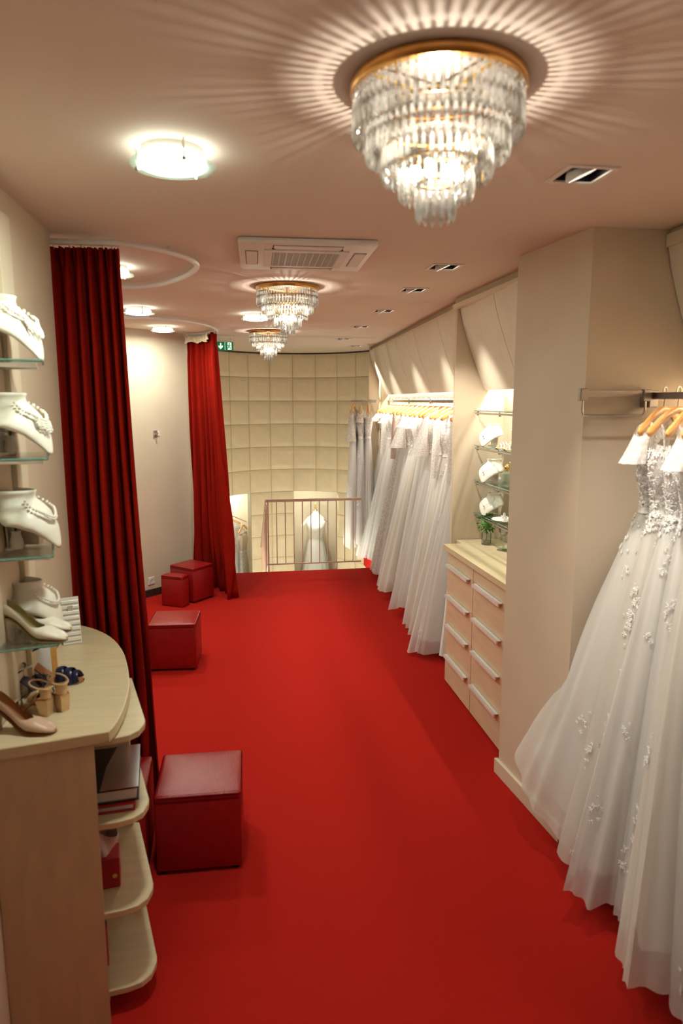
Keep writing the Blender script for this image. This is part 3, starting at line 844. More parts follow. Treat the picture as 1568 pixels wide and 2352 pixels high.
def pump_geo(Ls=0.235, heel=0.075, wmax=0.036):
    def zs(s): return heel * sstep((s - .36) / .5)
    def hw(s): return interp([(0, .0005), (.008, .010), (.03, .020), (.10, .031), (.26, .037), (.4, .033), (.6, .024), (.8, .025), (.95, .022), (1, .010)], s) * wmax / .036
    def uh(s): return interp([(0, .004), (.02, .014), (.1, .026), (.28, .044), (.34, .046), (.5, .052), (.75, .058), (.9, .066), (1, .072)], s)
    def A(s): return PI * interp([(0, 1), (.32, 1), (.37, .84), (.46, .70), (.6, .66), (.8, .68), (1, .74)], s)
    def srf(k):
        def f(u, v):
            s = u ** 1.6; a = (2 * v - 1) * A(s)
            return (hw(s) * k * sin(a), -Ls * .5 + Ls * s, zs(s) + .004 + uh(s) * (1 - cos(a)) / 2 * k + (1 - k) * .01)
        return f
    upper = grid(srf(1.0), 40, 19); inner = grid(srf(.93), 40, 19)
    sole = grid(lambda u, v: (lambda q: ((2 * v - 1) * hw(q) * 1.03, -Ls * .5 + Ls * q, zs(q) + .003))(u ** 1.6), 40, 5)
    sole2 = grid(lambda u, v: (lambda q: ((1 - 2 * v) * hw(q) * 1.03, -Ls * .5 + Ls * q, zs(q)))(u ** 1.6), 40, 5)
    prof = [(0, .016, .072, .112), (.3, .015, .072, .110), (.7, .018, .066, .112), (1.0, .022, .052, .117)]
    V, F = [], []
    for q, w1, y0, y1 in prof:
        zz0 = heel * q
        for k in range(12):
            a = 2 * PI * k / 12
            yy = (y0 + y1) / 2 + (y1 - y0) / 2 * sin(a)
            ztop = zz0 if q < 1 else zs((yy + Ls / 2) / Ls) + .002
            V.append((w1 * cos(a), yy, ztop))
    for i in range(3):
        for k in range(12):
            F.append((i * 12 + k, i * 12 + (k + 1) % 12, (i + 1) * 12 + (k + 1) % 12, (i + 1) * 12 + k))
    F.append(tuple(range(12))[::-1])
    return upper, inner, join(sole, sole2), (V, F)
PUMP = pump_geo()
def pump(label, loc, rz, m_up, m_in, sc=1.0, group=None, name='pump_shoe'):
    t = thing(name, label, 'shoe', loc, rz, group)
    t.scale = (sc, sc, sc)
    obj('upper', PUMP[0], m_up, t, 70); obj('lining', PUMP[1], m_in, t, 70); obj('sole', PUMP[2], m_in, t, 70); obj('heel', PUMP[3], m_up, t, 50)
    return t
def sandal(label, loc, rz, m_st, m_sole, sc=1.0, heel=0.07, block=True, group=None, roll=0.0, wide=1.0):
    t = thing('strappy_sandal', label, 'shoe', loc, rz, group)
    t.scale = (sc, sc, sc); t.rotation_euler = (0, roll, rz)
    Ls = .235
    def zs(s): return heel * sstep((s - .36) / .5)
    def hw(s): return interp([(0, .012), (.06, .026), (.2, .036), (.4, .034), (.6, .025), (.8, .026), (.95, .024), (1, .016)], s)
    f1 = grid(lambda u, v: ((2 * v - 1) * hw(u), -Ls * .5 + Ls * u, zs(u) + .007), 30, 5)
    f2 = grid(lambda u, v: ((1 - 2 * v) * hw(u), -Ls * .5 + Ls * u, zs(u)), 30, 5)
    rim = grid(lambda u, v: ((1 if u < .5 else -1) * hw((2 * u if u < .5 else 2 - 2 * u)), -Ls * .5 + Ls * (2 * u if u < .5 else 2 - 2 * u), zs(2 * u if u < .5 else 2 - 2 * u) + .007 * v), 60, 2)
    obj('sole', join(f1, f2, rim), m_sole, t, 60)
    if block:
        obj('heel', join(([(-.018, .075, 0), (.018, .075, 0), (.018, .112, 0), (-.018, .112, 0), (-.022, .060, heel - .006), (.022, .060, heel - .006), (.022, .116, heel + .002), (-.022, .116, heel + .002)],
            [(3, 2, 1, 0), (4, 5, 6, 7), (0, 1, 5, 4), (1, 2, 6, 5), (2, 3, 7, 6), (3, 0, 4, 7)])), m_st, t)
    for s, hgt, wd in ((.10, .034, .006), (.20, .044, .007), (.30, .052, .005)):
        y = -Ls * .5 + Ls * s
        P = [(hw(s) * 1.02 * cos(PI * k / 12), y + .012 * sin(PI * k / 12), zs(s) + .004 + hgt * sin(PI * k / 12)) for k in range(13)]
        obj('strap', tube(P, wd * wide, 8, flat=(.25, 1)), m_st, t, True)
    P = [(.034 * cos(2 * PI * k / 24), .075 + .045 * sin(2 * PI * k / 24), heel + .058 - .012 * sin(2 * PI * k / 24)) for k in range(25)]
    obj('ankle_strap', tube(P, .0035, 6), m_st, t, True)
    obj('heel_counter', grid(lambda u, v: (.025 * cos(PI * u), .088 + .030 * sin(PI * u), heel + .002 + .055 * v), 14, 4), m_st, t, True)
    return t

# ------------------------------------------------------------------ left glass shelves
shz = [2.150, 1.858, 1.555, 1.268]
shn = ['top', 'second', 'third', 'lowest']
for i, z in enumerate(shz):
    t = thing('glass_shelf', '%s glass shelf on the left wall over the counter' % shn[i], 'shelf', (-0.73, 2.185, z), 0, 'left glass shelves')
    e = .18 - .004 * i
    pl = [(0.0, -.038), (e, .0), (e - .058, .24), (0.0, .24)]
    obj('pane', prism(pl, -.008, 0.0, .001), 'glass', t)
    obj('polished_edge', join(tube([(0.0, -.0385, -.004), (e, -.0005, -.004)], .0042, 4), tube([(e + .0005, 0, -.004), (e - .0575, .24, -.004)], .0042, 4)), 'glass_edge', t)
    for yy in (.04, .20):
        obj('bracket', box(0.0, .165 - .24 * yy, yy - .006, yy + .006, -.022, -.0085, .002), 'alu', t)
t = thing('shelf_upright', 'beige wooden upright behind the left glass shelves', 'upright', (-0.73, 2.47, 1.03))
obj('board', box(0, .018, -.045, .075, 0, 1.6, .002), 'trim', t)

LB = [('white necklace bust on the top left glass shelf', (-0.574, 2.30, 2.151), 1.10, 'lace'),
      ('white necklace bust with beads on the second left glass shelf', (-0.566, 2.30, 1.859), 1.08, 'lace'),
      ('white necklace bust on the third left glass shelf', (-0.560, 2.30, 1.556), 1.05, 'pearl'),
      ('white necklace bust on the lowest left glass shelf behind the pumps', (-0.585, 2.36, 1.269), 0.90, 'pearl')]
for i, (lb, loc, sc, kd) in enumerate(LB):
    b, s = bust(lb, loc, R(80), sc)
    necklace(['pearl lace necklace on the top left bust', 'beaded lace necklace on the second left bust', 'pearl necklace on the third left bust', 'pearl necklace on the lowest left bust'][i], b, s, kd)
# little potted sprigs at the frame edge
def sprig(label, loc, m, n=26, hgt=.10, red=False):
    t = thing('sprig_vase', label, 'plant', loc)
    obj('vase', lathe([(0.0, 0), (.018, 0), (.022, .02), (.014, .05), (.017, .06)], 16), 'bust', t, True)
    lv = []
    for k in range(n):
        a = rnd.uniform(0, 2 * PI); q = rnd.uniform(.1, 1)
        leaf = ([(0, 0, 0), (.006, .012, .003), (0, .028, 0), (-.006, .012, .003)], [(0, 1, 2, 3)])
        lv.append(xf(leaf, (.022 * q * cos(a), .022 * q * sin(a), .06 + hgt * q * rnd.uniform(.4, 1)), a - PI / 2, rx=rnd.uniform(-.2, 1.2)))
    obj('leaves', join(*lv), m, t, kind='stuff')
    obj('stems', join(*[tube([(0, 0, .05), (.02 * cos(k), .02 * sin(k), .06 + hgt * .8)], .0012, 4) for k in range(6)]), 'leaf', t)
    if red:
        obj('blossom', xf(lathe([(0, 0), (.012, .006), (.009, .016), (0, .02)], 10), (.015, 0, .11)), 'flower_red', t, True)
sprig('grey green sprig in a white vase on the second left shelf', (-0.70, 2.34, 1.859), 'leaf_pale')
sprig('green sprig with a red blossom on the third left shelf', (-0.695, 2.30, 1.556), 'leaf', red=True)
t = thing('jewellery_box', 'beige block shaped jewellery box on the third left shelf', 'box', (-0.675, 2.385, 1.556))
obj('box_body', box(-.035, .035, -.03, .03, 0, .055, .003), 'trim', t)
obj('lid', box(-.032, .032, -.027, .027, .056, .125, .003), 'tape', t)
t = thing('paper_fan', 'pale folded card leaning on the wall under the third shelf', 'card', (-0.70, 2.50, 1.031), R(20))
obj('card_leaf', xf(box(-.03, .03, -.002, .002, 0, .32, .001), rx=R(-6)), 'paper', t)
obj('wood_strip', xf(box(.032, .052, -.003, .003, 0, .27, .001), rx=R(-6)), 'hanger_wood', t)

pump('ivory leather pump at the front of the lowest left glass shelf', (-0.645, 2.235, 1.269), R(76), 'ivory_leather', 'olive_lining', .95, 'pair of ivory pumps')
pump('ivory leather pump behind its twin on the lowest left glass shelf', (-0.655, 2.325, 1.269), R(80), 'ivory_leather', 'olive_lining', .95, 'pair of ivory pumps')
# earring card
t = thing('earring_card', 'white ribbed earring card standing on the counter behind the pumps', 'card', (-0.672, 2.85, 1.031), R(18))
obj('card_board', xf(box(-.036, .036, -.003, .003, 0, .195, .001), rx=R(-14)), 'paper', t)
for k in range(8):
    obj('earring_row', xf(box(-.034, .034, -.008, -.0035, .014 + .022 * k, .027 + .022 * k, .0015), rx=R(-14)), 'pearl', t)
obj('stand', xf(box(-.01, .01, .0, .003, 0, .17), (0, .075, 0), rx=R(20)), 'paper', t)
# shoes on the counter
sandal('navy sandal lying farthest back on the counter', (-0.66, 2.46, 1.031), R(84), 'navy', 'tan_lining', .95, group='navy sandals', wide=3.0)
sandal('navy sandal at the left edge of the counter behind the silver straps', (-0.715, 2.40, 1.031), R(150), 'navy', 'tan_lining', .75, group='navy sandals', wide=2.5)
sandal('silver strapped sandal between the navy and gold sandals', (-0.668, 2.335, 1.031), R(70), 'silver_strap', 'navy', .78)
sandal('gold strappy sandal with block heel in the shoe pile', (-0.625, 2.265, 1.031), R(230), 'gold_leather', 'tan_lining', .80, group='gold sandals')
sandal('gold strappy sandal at the left frame edge of the shoe pile', (-0.680, 2.215, 1.031), R(250), 'gold_leather', 'tan_lining', .78, group='gold sandals')
pump('nude satin pump at the front of the counter', (-0.655, 2.085, 1.031), R(75), 'nude_satin', 'tan_lining', .92)

# ------------------------------------------------------------------ drawer cabinets on the right with shared worktop
zsd = [0.892, 0.671, 0.454, 0.226, 0.012]
for ci, (y0, y1, nm) in enumerate(((4.025, 4.555, 'maple drawer cabinet beside the hanging gowns'), (3.49, 4.02, 'maple drawer cabinet next to the beige pillar'))):
    t = thing('drawer_cabinet', nm, 'cabinet', (1.70, (y0 + y1) / 2, 0))
    x0 = 1.492 - 1.70; d = (y1 - y0) / 2
    obj('carcass', box(x0 + .02, .22, -d, d, 0.004, .985), 'maple', t)
    obj('top_rail', box(x0, x0 + .02, -d + .002, d - .002, zsd[0] + .004, .985), 'drawer_front', t)
    for a, b in zip(zsd, zsd[1:]):
        f = obj('drawer_front', box(x0, x0 + .02, -d + .002, d - .002, b + .004, a - .0005, .0015), 'drawer_front', t)
        obj('handle', join(box(x0 - .026, x0, -d + .05, d - .05, a - .003, a + .002), box(x0 - .032, x0 - .024, -d + .05, d - .05, a - .016, a + .002)), 'handle_alu', f)
o = tag(obj('worktop', prism([(1.462, 4.565), (1.476, 3.31), (1.92, 3.31), (1.92, 4.69), (1.60, 4.69), (1.60, 4.565)], 0.985, 1.025, .003), 'maple_top'), 'pale maple worktop over the drawer cabinets', 'worktop')
t = thing('cabinet_end_panel', 'plain maple filler between the drawers and the pillar', 'panel', (1.6, 3.40, 0))
obj('filler', box(-.10, .30, -.088, .088, 0, .985), 'maple', t)

# glass shelves over the worktop
gz = [1.961, 1.716, 1.467, 1.227]
for i, z in enumerate(gz):
    t = thing('glass_shelf', '%s glass shelf over the maple worktop' % shn[i], 'shelf', (1.70, 4.66, z), 0, 'right glass shelves')
    obj('pane', box(0.01 + .005 * i, .225, -1.34, .03, -.008, 0, .001), 'glass', t)
    obj('polished_edge', tube([(.01 + .005 * i, -1.34, -.004), (.01 + .005 * i, .03, -.004)], .0042, 4), 'glass_edge', t)
    obj('support_rod', tube([(.015 + .005 * i, -1.34, -.022), (.015 + .005 * i, .02, -.022)], .007, 8), 'chrome', t, True)
    for yy in (-.02, -.42, -.9):
        obj('clamp', xf(lathe([(0, -.038), (.009, -.036), (.010, -.012), (.006, -.008)], 10), (.018 + .005 * i, yy, 0)), 'chrome', t, True)

RBT = [('white necklace bust on the second glass shelf over the worktop', (1.700, 4.49, 1.7165), R(-60), 0.86, 'chain', 'silver pendant necklace on the bust of the second right shelf'),
       ('white necklace bust with pendant on the third glass shelf over the worktop', (1.700, 4.47, 1.4675), R(-60), 0.90, 'chain', 'silver pendant necklace on the bust of the third right shelf'),
       ('white necklace bust on the lowest glass shelf over the worktop', (1.725, 4.50, 1.2275), R(-58), 0.88, 'chain', 'fine chain on the bust of the lowest right shelf')]
for lb, loc, rz, sc, kd, nl in RBT:
    b, s = bust(lb, loc, rz, sc)
    necklace(nl, b, s, kd)
b, s = bust('white necklace bust half hidden by the pillar on the third right shelf', (1.74, 4.06, 1.4675), R(-75), 0.88)
b, s = bust('white necklace bust half hidden by the pillar on the lowest right shelf', (1.745, 4.02, 1.2275), R(-75), 0.88)
sandal('white heeled sandal beside the bust on the second right shelf', (1.80, 4.28, 1.7165), R(-75), 'satin', 'gold_leather', .85, group='white sandals on the right shelf')
sandal('white heeled sandal nearest the pillar on the second right shelf', (1.80, 4.14, 1.7165), R(-75), 'satin', 'gold_leather', .85, group='white sandals on the right shelf')
t = thing('mirror', 'tall narrow mirror leaning at the back of the second right shelf', 'mirror', (1.905, 4.12, 1.7165))
obj('frame', box(-.012, 0, -.07, .07, 0, .225, .002), 'bust', t)
obj('mirror_glass', box(-.0135, -.0122, -.058, .058, .012, .213), 'chrome', t)
# tiara and perfume bottle, dish with flower
t = thing('perfume_bottle', 'clear faceted perfume bottle with white flower on the third right shelf', 'bottle', (1.79, 4.26, 1.4675))
obj('bottle_body', lathe([(0, 0), (.045, .0), (.052, .02), (.048, .075), (.024, .095), (.014, .10), (0, .10)], 8), 'lamp_rim', t)
obj('stopper', lathe([(.012, .10), (.012, .112), (.020, .128), (.010, .146), (0, .148)], 8), 'gold', t)
obj('flower', join(*[xf(([(0, 0, 0), (.018, .012, .006), (.030, 0, .008), (.018, -.012, .006)], [(0, 1, 2, 3)]), (-.048, 0, .035), k * PI / 3, ry=R(-70)) for k in range(6)]), 'satin', t)
t = thing('ring_dish', 'small white dish with fabric flower on the lowest right shelf', 'dish', (1.79, 4.28, 1.2275))
obj('dish', lathe([(0, 0), (.05, .0), (.085, .014), (.083, .018), (.048, .006), (0, .005)], 28), 'bust', t, True)
obj('fabric_flower', join(*[xf(([(0, 0, 0), (.018, .014, .010), (.034, 0, .024), (.018, -.014, .010)], [(0, 1, 2, 3)]), (0, 0, .008 + .006 * (k // 6)), k * PI / 3 + .3 * (k // 6), ry=R(-20 - 22 * (k // 6))) for k in range(18)]), 'satin', t)
t = thing('ribbon_bow', 'rose coloured ribbon bow behind the bust on the third right shelf', 'ribbon', (1.88, 4.36, 1.4675))
obj('bow_loop', join(tube([(0, 0, .15), (0, .03, .175), (0, .06, .15), (0, .03, .135), (0, 0, .15)], .012, 6, flat=(1, .3)), tube([(0, 0, .15), (0, -.03, .175), (0, -.06, .15), (0, -.03, .135), (0, 0, .15)], .012, 6, flat=(1, .3))), 'lace_blush', t, True)
obj('bow_tail', tube([(0, 0, .15), (0, .01, .07), (0, .02, 0.002)], .008, 6, flat=(1, .3)), 'lace_blush', t, True)
t = thing('topiary', 'small green topiary in a clear glass on the worktop', 'plant', (1.755, 4.50, 1.0255))
obj('glass_cup', lathe([(0, 0), (.032, .0), (.034, .004), (.036, .085), (.034, .085), (.031, .008), (0, .007)], 20), 'glass', t, True)
obj('soil', lathe([(0, .008), (.030, .008), (.031, .03), (0, .032)], 16), 'soil', t, True)
obj('stem', tube([(0, 0, .02), (.003, 0, .09), (0, 0, .13)], .0035, 6), 'leaf', t, True)
lv = []
for k in range(150):
    a, c = rnd.uniform(0, 2 * PI), rnd.uniform(-1, 1)
    r_ = .046 * (1 + .25 * rnd.random()); s_ = math.sqrt(1 - c * c)
    lv.append(xf(([(0, 0, 0), (.010, .011, .003), (0, .024, 0), (-.010, .011, .003)], [(0, 1, 2, 3)]), (r_ * s_ * cos(a), r_ * s_ * sin(a), .155 + r_ * c * 1.1), a - PI / 2, rx=c))
lo = obj('leaf_ball', join(*lv, xf(lathe([(.001, -.034), (.030, -.028), (.042, 0), (.030, .028), (.001, .040)], 10), (0, 0, .150))), 'leaf', t, kind='stuff')
for lab, xx, yy in (('stemmed glass candle holder beside the topiary on the worktop', 1.80, 4.30), ('stemmed glass candle holder on the worktop close to the pillar', 1.80, 3.98)):
    t = thing('candle_holder', lab, 'candle holder', (xx, yy, 1.0255), 0, 'glass candle holders')
    obj('foot', lathe([(0, 0), (.045, .0), (.044, .004), (.008, .010)], 24), 'lamp_rim', t, True)
    obj('stem', lathe([(.008, .008), (.006, .05), (.010, .10)], 12), 'lamp_rim', t, True)
    obj('cup', lathe([(.010, .10), (.034, .125), (.036, .165), (.033, .165), (.030, .128), (0, .108)], 24), 'glass', t, True)
    obj('candle', lathe([(0, .111), (.018, .112), (.018, .15), (0, .152)], 14), 'satin', t, True)

# ------------------------------------------------------------------ hangers and gowns
def hook_pts(h0=-.075):
    P = [(0, 0, h0), (0, 0, -.042), (0.006, 0, -.030)]
    for k in range(11):
        a = R(-60) + k * R(25)
        P.append((.0 + .017 * cos(a), 0, .002 + .017 * sin(a)))
    return P
def hanger(label, loc, rz, group=None):
    t = thing('wooden_hanger', label, 'hanger', loc, rz, group)
    ctr = catmull([(-.205, 0, -.160), (-.16, 0, -.138), (-.09, 0, -.098), (-.035, 0, -.078), (0, 0, -.072), (.035, 0, -.078), (.09, 0, -.098), (.16, 0, -.138), (.205, 0, -.160)], 4)
    n = len(ctr)
    rad = [interp([(0, .006), (.03, .015), (.08, .0165), (.5, .012), (.92, .0165), (.97, .015), (1, .006)], i / (n - 1)) for i in range(n)]
    obj('shoulder_bar', tube(ctr, rad, 10, flat=(.72, 1.15)), 'hanger_wood', t, True)
    obj('hook', tube(hook_pts(), .0022, 6), 'chrome', t, True)
    return t

def gown(label, loc, rz, seed, Ltop=0.20, waist=0.47, length=1.95, W=.36, D=.12, off=(0, 0), sleeve='strap', skirt='tulle', bodice='lace_net', pleats=15,
         flowers=0, clampf=None, group=None, power=0.85, flmat='lace', lower_only=False, lift=0.0):
    """gown hanging below a hook at local origin; local X runs along the hanger, -X is the room side"""
    rr = random.Random(seed)
    t = thing('wedding_gown', label, 'gown', loc, rz, group)
    Mw = Matrix.Translation(loc) @ Matrix.Rotation(rz, 4, 'Z'); Mi = Mw.inverted()
    def fix(p):
        if clampf is None: return p
        q = Mw @ Vector(p)
        return tuple(Mi @ clampf(q))
    p1, p2, p3 = rr.uniform(0, 6), rr.uniform(0, 6), rr.uniform(0, 6)
    def half(z):           # z positive downward
        if z < waist:
            return (interp([(Ltop, .155), (Ltop + .06, .165), (Ltop + .12, .160), (waist - .05, .122), (waist, .118)], z),
                    interp([(Ltop, .040), (Ltop + .08, .062), (waist, .040)], z))
        q = (z - waist) / (length - waist)
        f = q ** power
        return lerp(.118, W, f), lerp(.040, D, f)
    def surf(th, z, k=1.0, rip=1.0):
        a, b = half(z)
        q = max(0, (z - waist) / (length - waist))
        w_ = th + .22 * sin(2 * th + p3) + .12 * sin(5 * th + p1)
        rg = lambda x: 1 - 2 * abs(sin(x * .5)) ** 1.3
        am = .55 + .45 * sin(2 * th + p2)
        rp = 1 + rip * (0.020 + 0.10 * q ** .8) * (.55 * am * rg(pleats * w_ + p1 + 1.3 * q) + .5 * sin(5 * w_ + p2 - q) + .22 * rg((pleats * 2 + 1) * w_ + p3 - 2 * q)) * (1 if q > 0 else .3)
        sw = q ** 1.25
        up = lift * max(0, cos(th - PI * .62)) ** 2 * q * q
        return (a * k * rp * cos(th) + off[0] * sw, b * k * rp * sin(th) * 1.0 + off[1] * sw, up - z)
    if not lower_only:
        def bod(u, v):
            th = 2 * PI * u
            zt = Ltop + .035 * (abs(sin(th)) ** 2) * (1 - .6 * abs(cos(2 * th)))
            z = lerp(zt, waist + .01, v)
            return fix(surf(th, z))
        bo = obj('bodice', grid(bod, 40, 12, True), bodice, t, 80)
        def bod2(u, v):
            th = 2 * PI * u; z = lerp(Ltop + .03, waist, v); return fix(surf(th, z, .93))
        obj('bodice_lining', grid(bod2, 32, 8, True), 'lining', bo, 80)
        sash = grid(lambda u, v: fix(surf(2 * PI * u, waist - .012 + .026 * v, 1.04)), 40, 3, True)
        obj('waist_band', sash, 'satin', t, 80)
    m_out = {'tulle': 'tulle', 'ivory': 'tulle_ivory', 'satin': 'satin', 'lace': 'lace_net'}[skirt]
    hemz = lambda th: .012 * sin(3 * th + p1) + .008 * sin(7 * th + p2)
    obj('skirt', grid(lambda u, v: fix((lambda s, th: (s[0], s[1], s[2] + hemz(th) * v ** 2))(surf(2 * PI * u, lerp(waist, length, v)), 2 * PI * u)), 110, 24, True), m_out, t, 80)
    if skirt != 'satin':
        obj('underskirt', grid(lambda u, v: fix(surf(2 * PI * u, lerp(waist, length - .09, v), .86, .8)), 72, 18, True), 'lining' if seed % 3 else 'satin', t, 80)
    if sleeve in ('strap', 'cap', 'bell', 'long'):
        for sx in (-1, 1):
            if sleeve == 'strap':
                P = [(sx * .125, .004, -.112), (sx * .128, .020, -.15), (sx * .13, .030, -Ltop - .02)]
                P2 = [(sx * .125, -.004, -.112), (sx * .128, -.020, -.15), (sx * .13, -.030, -Ltop - .02)]
                obj('strap', join(tube([fix(p) for p in P], .009, 6, flat=(1, .25)), tube([fix(p) for p in P2], .009, 6, flat=(1, .25))), bodice, t, True)
            else:
                Ls, r0, r1 = {'cap': (.13, .050, .075), 'bell': (.36, .045, .115), 'long': (.52, .045, .036)}[sleeve]
                lean = {'cap': .075, 'bell': .07, 'long': .03}[sleeve]
                def sl(u, v, sx=sx):
                    a = 2 * PI * u
                    rad = lerp(r0, r1, v ** 1.5) * (1 + .10 * v * sin(7 * a + p1))
                    return fix((sx * (.165 + lean * v) + rad * .8 * cos(a), rad * .6 * sin(a), -.145 - Ls * v + (.03 * cos(a) * -sx * (1 - v))))
                so = obj('sleeve', grid(sl, 28, 10, True), bodice, t, 80)
                def yoke(u, v, sx=sx):
                    x = lerp(.05, .19, u); z = lerp(-.085, -.150, u)
                    return fix((sx * x, lerp(-.035, .035, v) * (1.0 - .2 * u), z - .9 * (abs(v - .5) * 2) ** 2 * .10))
                obj('shoulder_yoke', grid(yoke, 8, 9), bodice, t, 80)
    if flowers:
        fg = []
        spots = [(rr.uniform(0, 2 * PI), rr.uniform(Ltop + .01, waist + .08)) for k in range(int(flowers * .55))]
        while len(spots) < flowers:
            c0, z0 = rr.uniform(0, 2 * PI), waist + (length - waist) * (rr.random() ** 1.6)
            for k in range(rr.randint(5, 12)):
                aa = half(z0)[0]
                spots.append((c0 + rr.gauss(0, .022) / aa, min(length - .03, max(Ltop, z0 + rr.gauss(0, .035)))))
        for th, z in spots:
            p = Vector(surf(th, z, 1.02)); pu = Vector(surf(th + .02, z, 1.02)) - p; pv = Vector(surf(th, z + .01, 1.02)) - p
            n = pv.cross(pu)
            if n.length < 1e-9: continue
            n.normalize()
            if n.dot(Vector((cos(th), sin(th), 0))) < 0: n = -n
            u_ = pu.normalized(); v_ = n.cross(u_)
            r_ = rr.uniform(.006, .014); a0 = rr.uniform(0, 6); np_ = 5
            V = [tuple(p + n * .004)]; F = []
            for j in range(np_ * 2):
                a = a0 + PI * j / np_
                rad = r_ if j % 2 == 0 else r_ * .5
                V.append(tuple(p + u_ * rad * cos(a) + v_ * rad * sin(a) + n * (.006 if j % 2 == 0 else .002)))
            for j in range(np_ * 2): F.append((0, 1 + j, 1 + (j + 1) % (np_ * 2)))
            fg.append(([fix(q) for q in V], F))
        obj('lace_applique', join(*fg), flmat, t, kind='stuff')
    return t

# near rail: bracket arm, rod, gowns
RODN = 1.735
t = thing('clothes_rail', 'steel hanging rail with pull out arm beside the pillar', 'clothes rail', (RODN, 2.63, 2.05))
obj('rod', box(-.008, .008, -2.4, .03, -.016, .012, .002), 'chrome', t)
obj('arm_bar', box(-.315, -.02, -.004, .004, -.008, .020, .001), 'steel', t)
obj('end_clamp', box(-.335, -.30, -.012, .012, -.022, .028, .003), 'steel', t)
obj('middle_clamp', box(-.055, -.02, -.012, .012, -.025, .024, .003), 'steel', t)
obj('loop_wire', tube(catmull([(-.318, 0, -.02), (-.318, 0, -.06), (-.312, 0, -.076), (-.295, 0, -.082), (-.08, 0, -.082), (-.048, 0, -.078), (-.040, 0, -.062), (-.040, 0, -.02)], 5), .0045, 8), 'chrome', t, True)
obj('wall_bracket', box(-.02, .02, .0, .07, -.05, .02, .003), 'steel', t)
for yy in (-.9, -1.9):
    obj('support_arm', box(0.0, .345, yy - .01, yy + .01, -.012, .008), 'chrome', t)

def clamp_near(q):
    q = q.copy()
    q.z = max(q.z, 0.02)
    q.x = min(q.x, 2.05)
    ym = lerp(3.22, 2.645, sstep((q.x - 1.30) / .13))
    q.y = min(q.y, ym)
    return q
NEAR = [
    dict(sleeve='cap', skirt='tulle', bodice='lace_net', W=.47, D=.33, flowers=620, length=1.93, pleats=9, lift=.22, power=.8, d='lace cap sleeves and train brushing the pillar'),
    dict(sleeve='strap', skirt='ivory', bodice='lace_net', W=.42, D=.19, flowers=620, length=1.96, pleats=8, power=.75, d='thin straps and beaded lace bodice'),
    dict(sleeve='strap', skirt='tulle', bodice='lace', W=.46, D=.18, flowers=800, length=1.94, pleats=9, power=.75, d='floral lace scattered down to its hem'),
    dict(sleeve='cap', skirt='tulle', bodice='lace_net', W=.43, D=.16, flowers=620, length=1.97, pleats=10, power=.75, d='white lace bodice and soft tulle skirt'),
    dict(sleeve='strap', skirt='ivory', bodice='lace', W=.46, D=.18, flowers=420, length=1.94, pleats=8, power=.75, d='ivory skirt and beaded straps'),
    dict(sleeve='strap', skirt='tulle', bodice='lace_net', W=.43, D=.16, flowers=320, length=1.97, pleats=9, power=.75, d='wide plain tulle skirt'),
    dict(sleeve='cap', skirt='tulle', bodice='lace_net', W=.46, D=.17, flowers=0, length=1.95, pleats=8, power=.75, d='layered tulle skirt at the right frame edge'),
    dict(sleeve='strap', skirt='tulle', bodice='lace_net', W=.44, D=.17, flowers=0, length=1.98, pleats=9, power=.75, d='full tulle skirt cut by the right frame edge'),
]
HEMW = [(-.03, .24), (-.02, .12), (-.07, .03), (-.0, -.06), (-.085, -.19), (-.02, -.28), (-.08, -.37), (-.03, -.45)]
yy = 2.56
for i, dct in enumerate(NEAR):
    dct = dict(dct); ds = dct.pop('d')
    rz = R(30 + rnd.uniform(-3, 3))
    loc = (RODN, yy, 2.064)
    ox, oy = HEMW[i]
    dct['off'] = (ox * cos(rz) + oy * sin(rz), -ox * sin(rz) + oy * cos(rz))
    gown('%s near-rail gown from the pillar, %s' % (ORD[i], ds), loc, rz, 20 + i, clampf=clamp_near, group='gowns on the near rail', **dct)
    hanger('wooden hanger on the near rail, %s from the pillar' % ORD[i], loc, rz, 'wooden hangers on the near rail')
    yy -= .088

# far rail
def rodx(y): return soff(y) + .255
t = thing('clothes_rail', 'long steel hanging rail under the slanted panels of the far closet', 'clothes rail', (rodx(4.8), 4.76, 2.02))
dx = rodx(8.98) - rodx(4.8)
obj('rod', prism([(-.008, 0), (.008, 0), (dx + .008, 4.25), (dx - .008, 4.25)], -.014, .012), 'chrome', t)
for q in (.18, .42, .66, .9):
    obj('support_arm', box(dx * q - .0, dx * q + .36, 4.25 * q - .012, 4.25 * q + .012, -.012, .012), 'chrome', t)
    obj('hook_plate', box(dx * q - .014, dx * q + .014, 4.25 * q - .02, 4.25 * q + .02, -.03, .03, .003), 'alu', t)
t = thing('white_crossbar', 'white flat bar running above the far gowns', 'bar', (rodx(4.8) + .03, 4.76, 2.045))
obj('bar', prism([(.0, 0), (.012, 0), (dx + .012, 4.25), (dx, 4.25)], 0, .045), 'white_plastic', t)

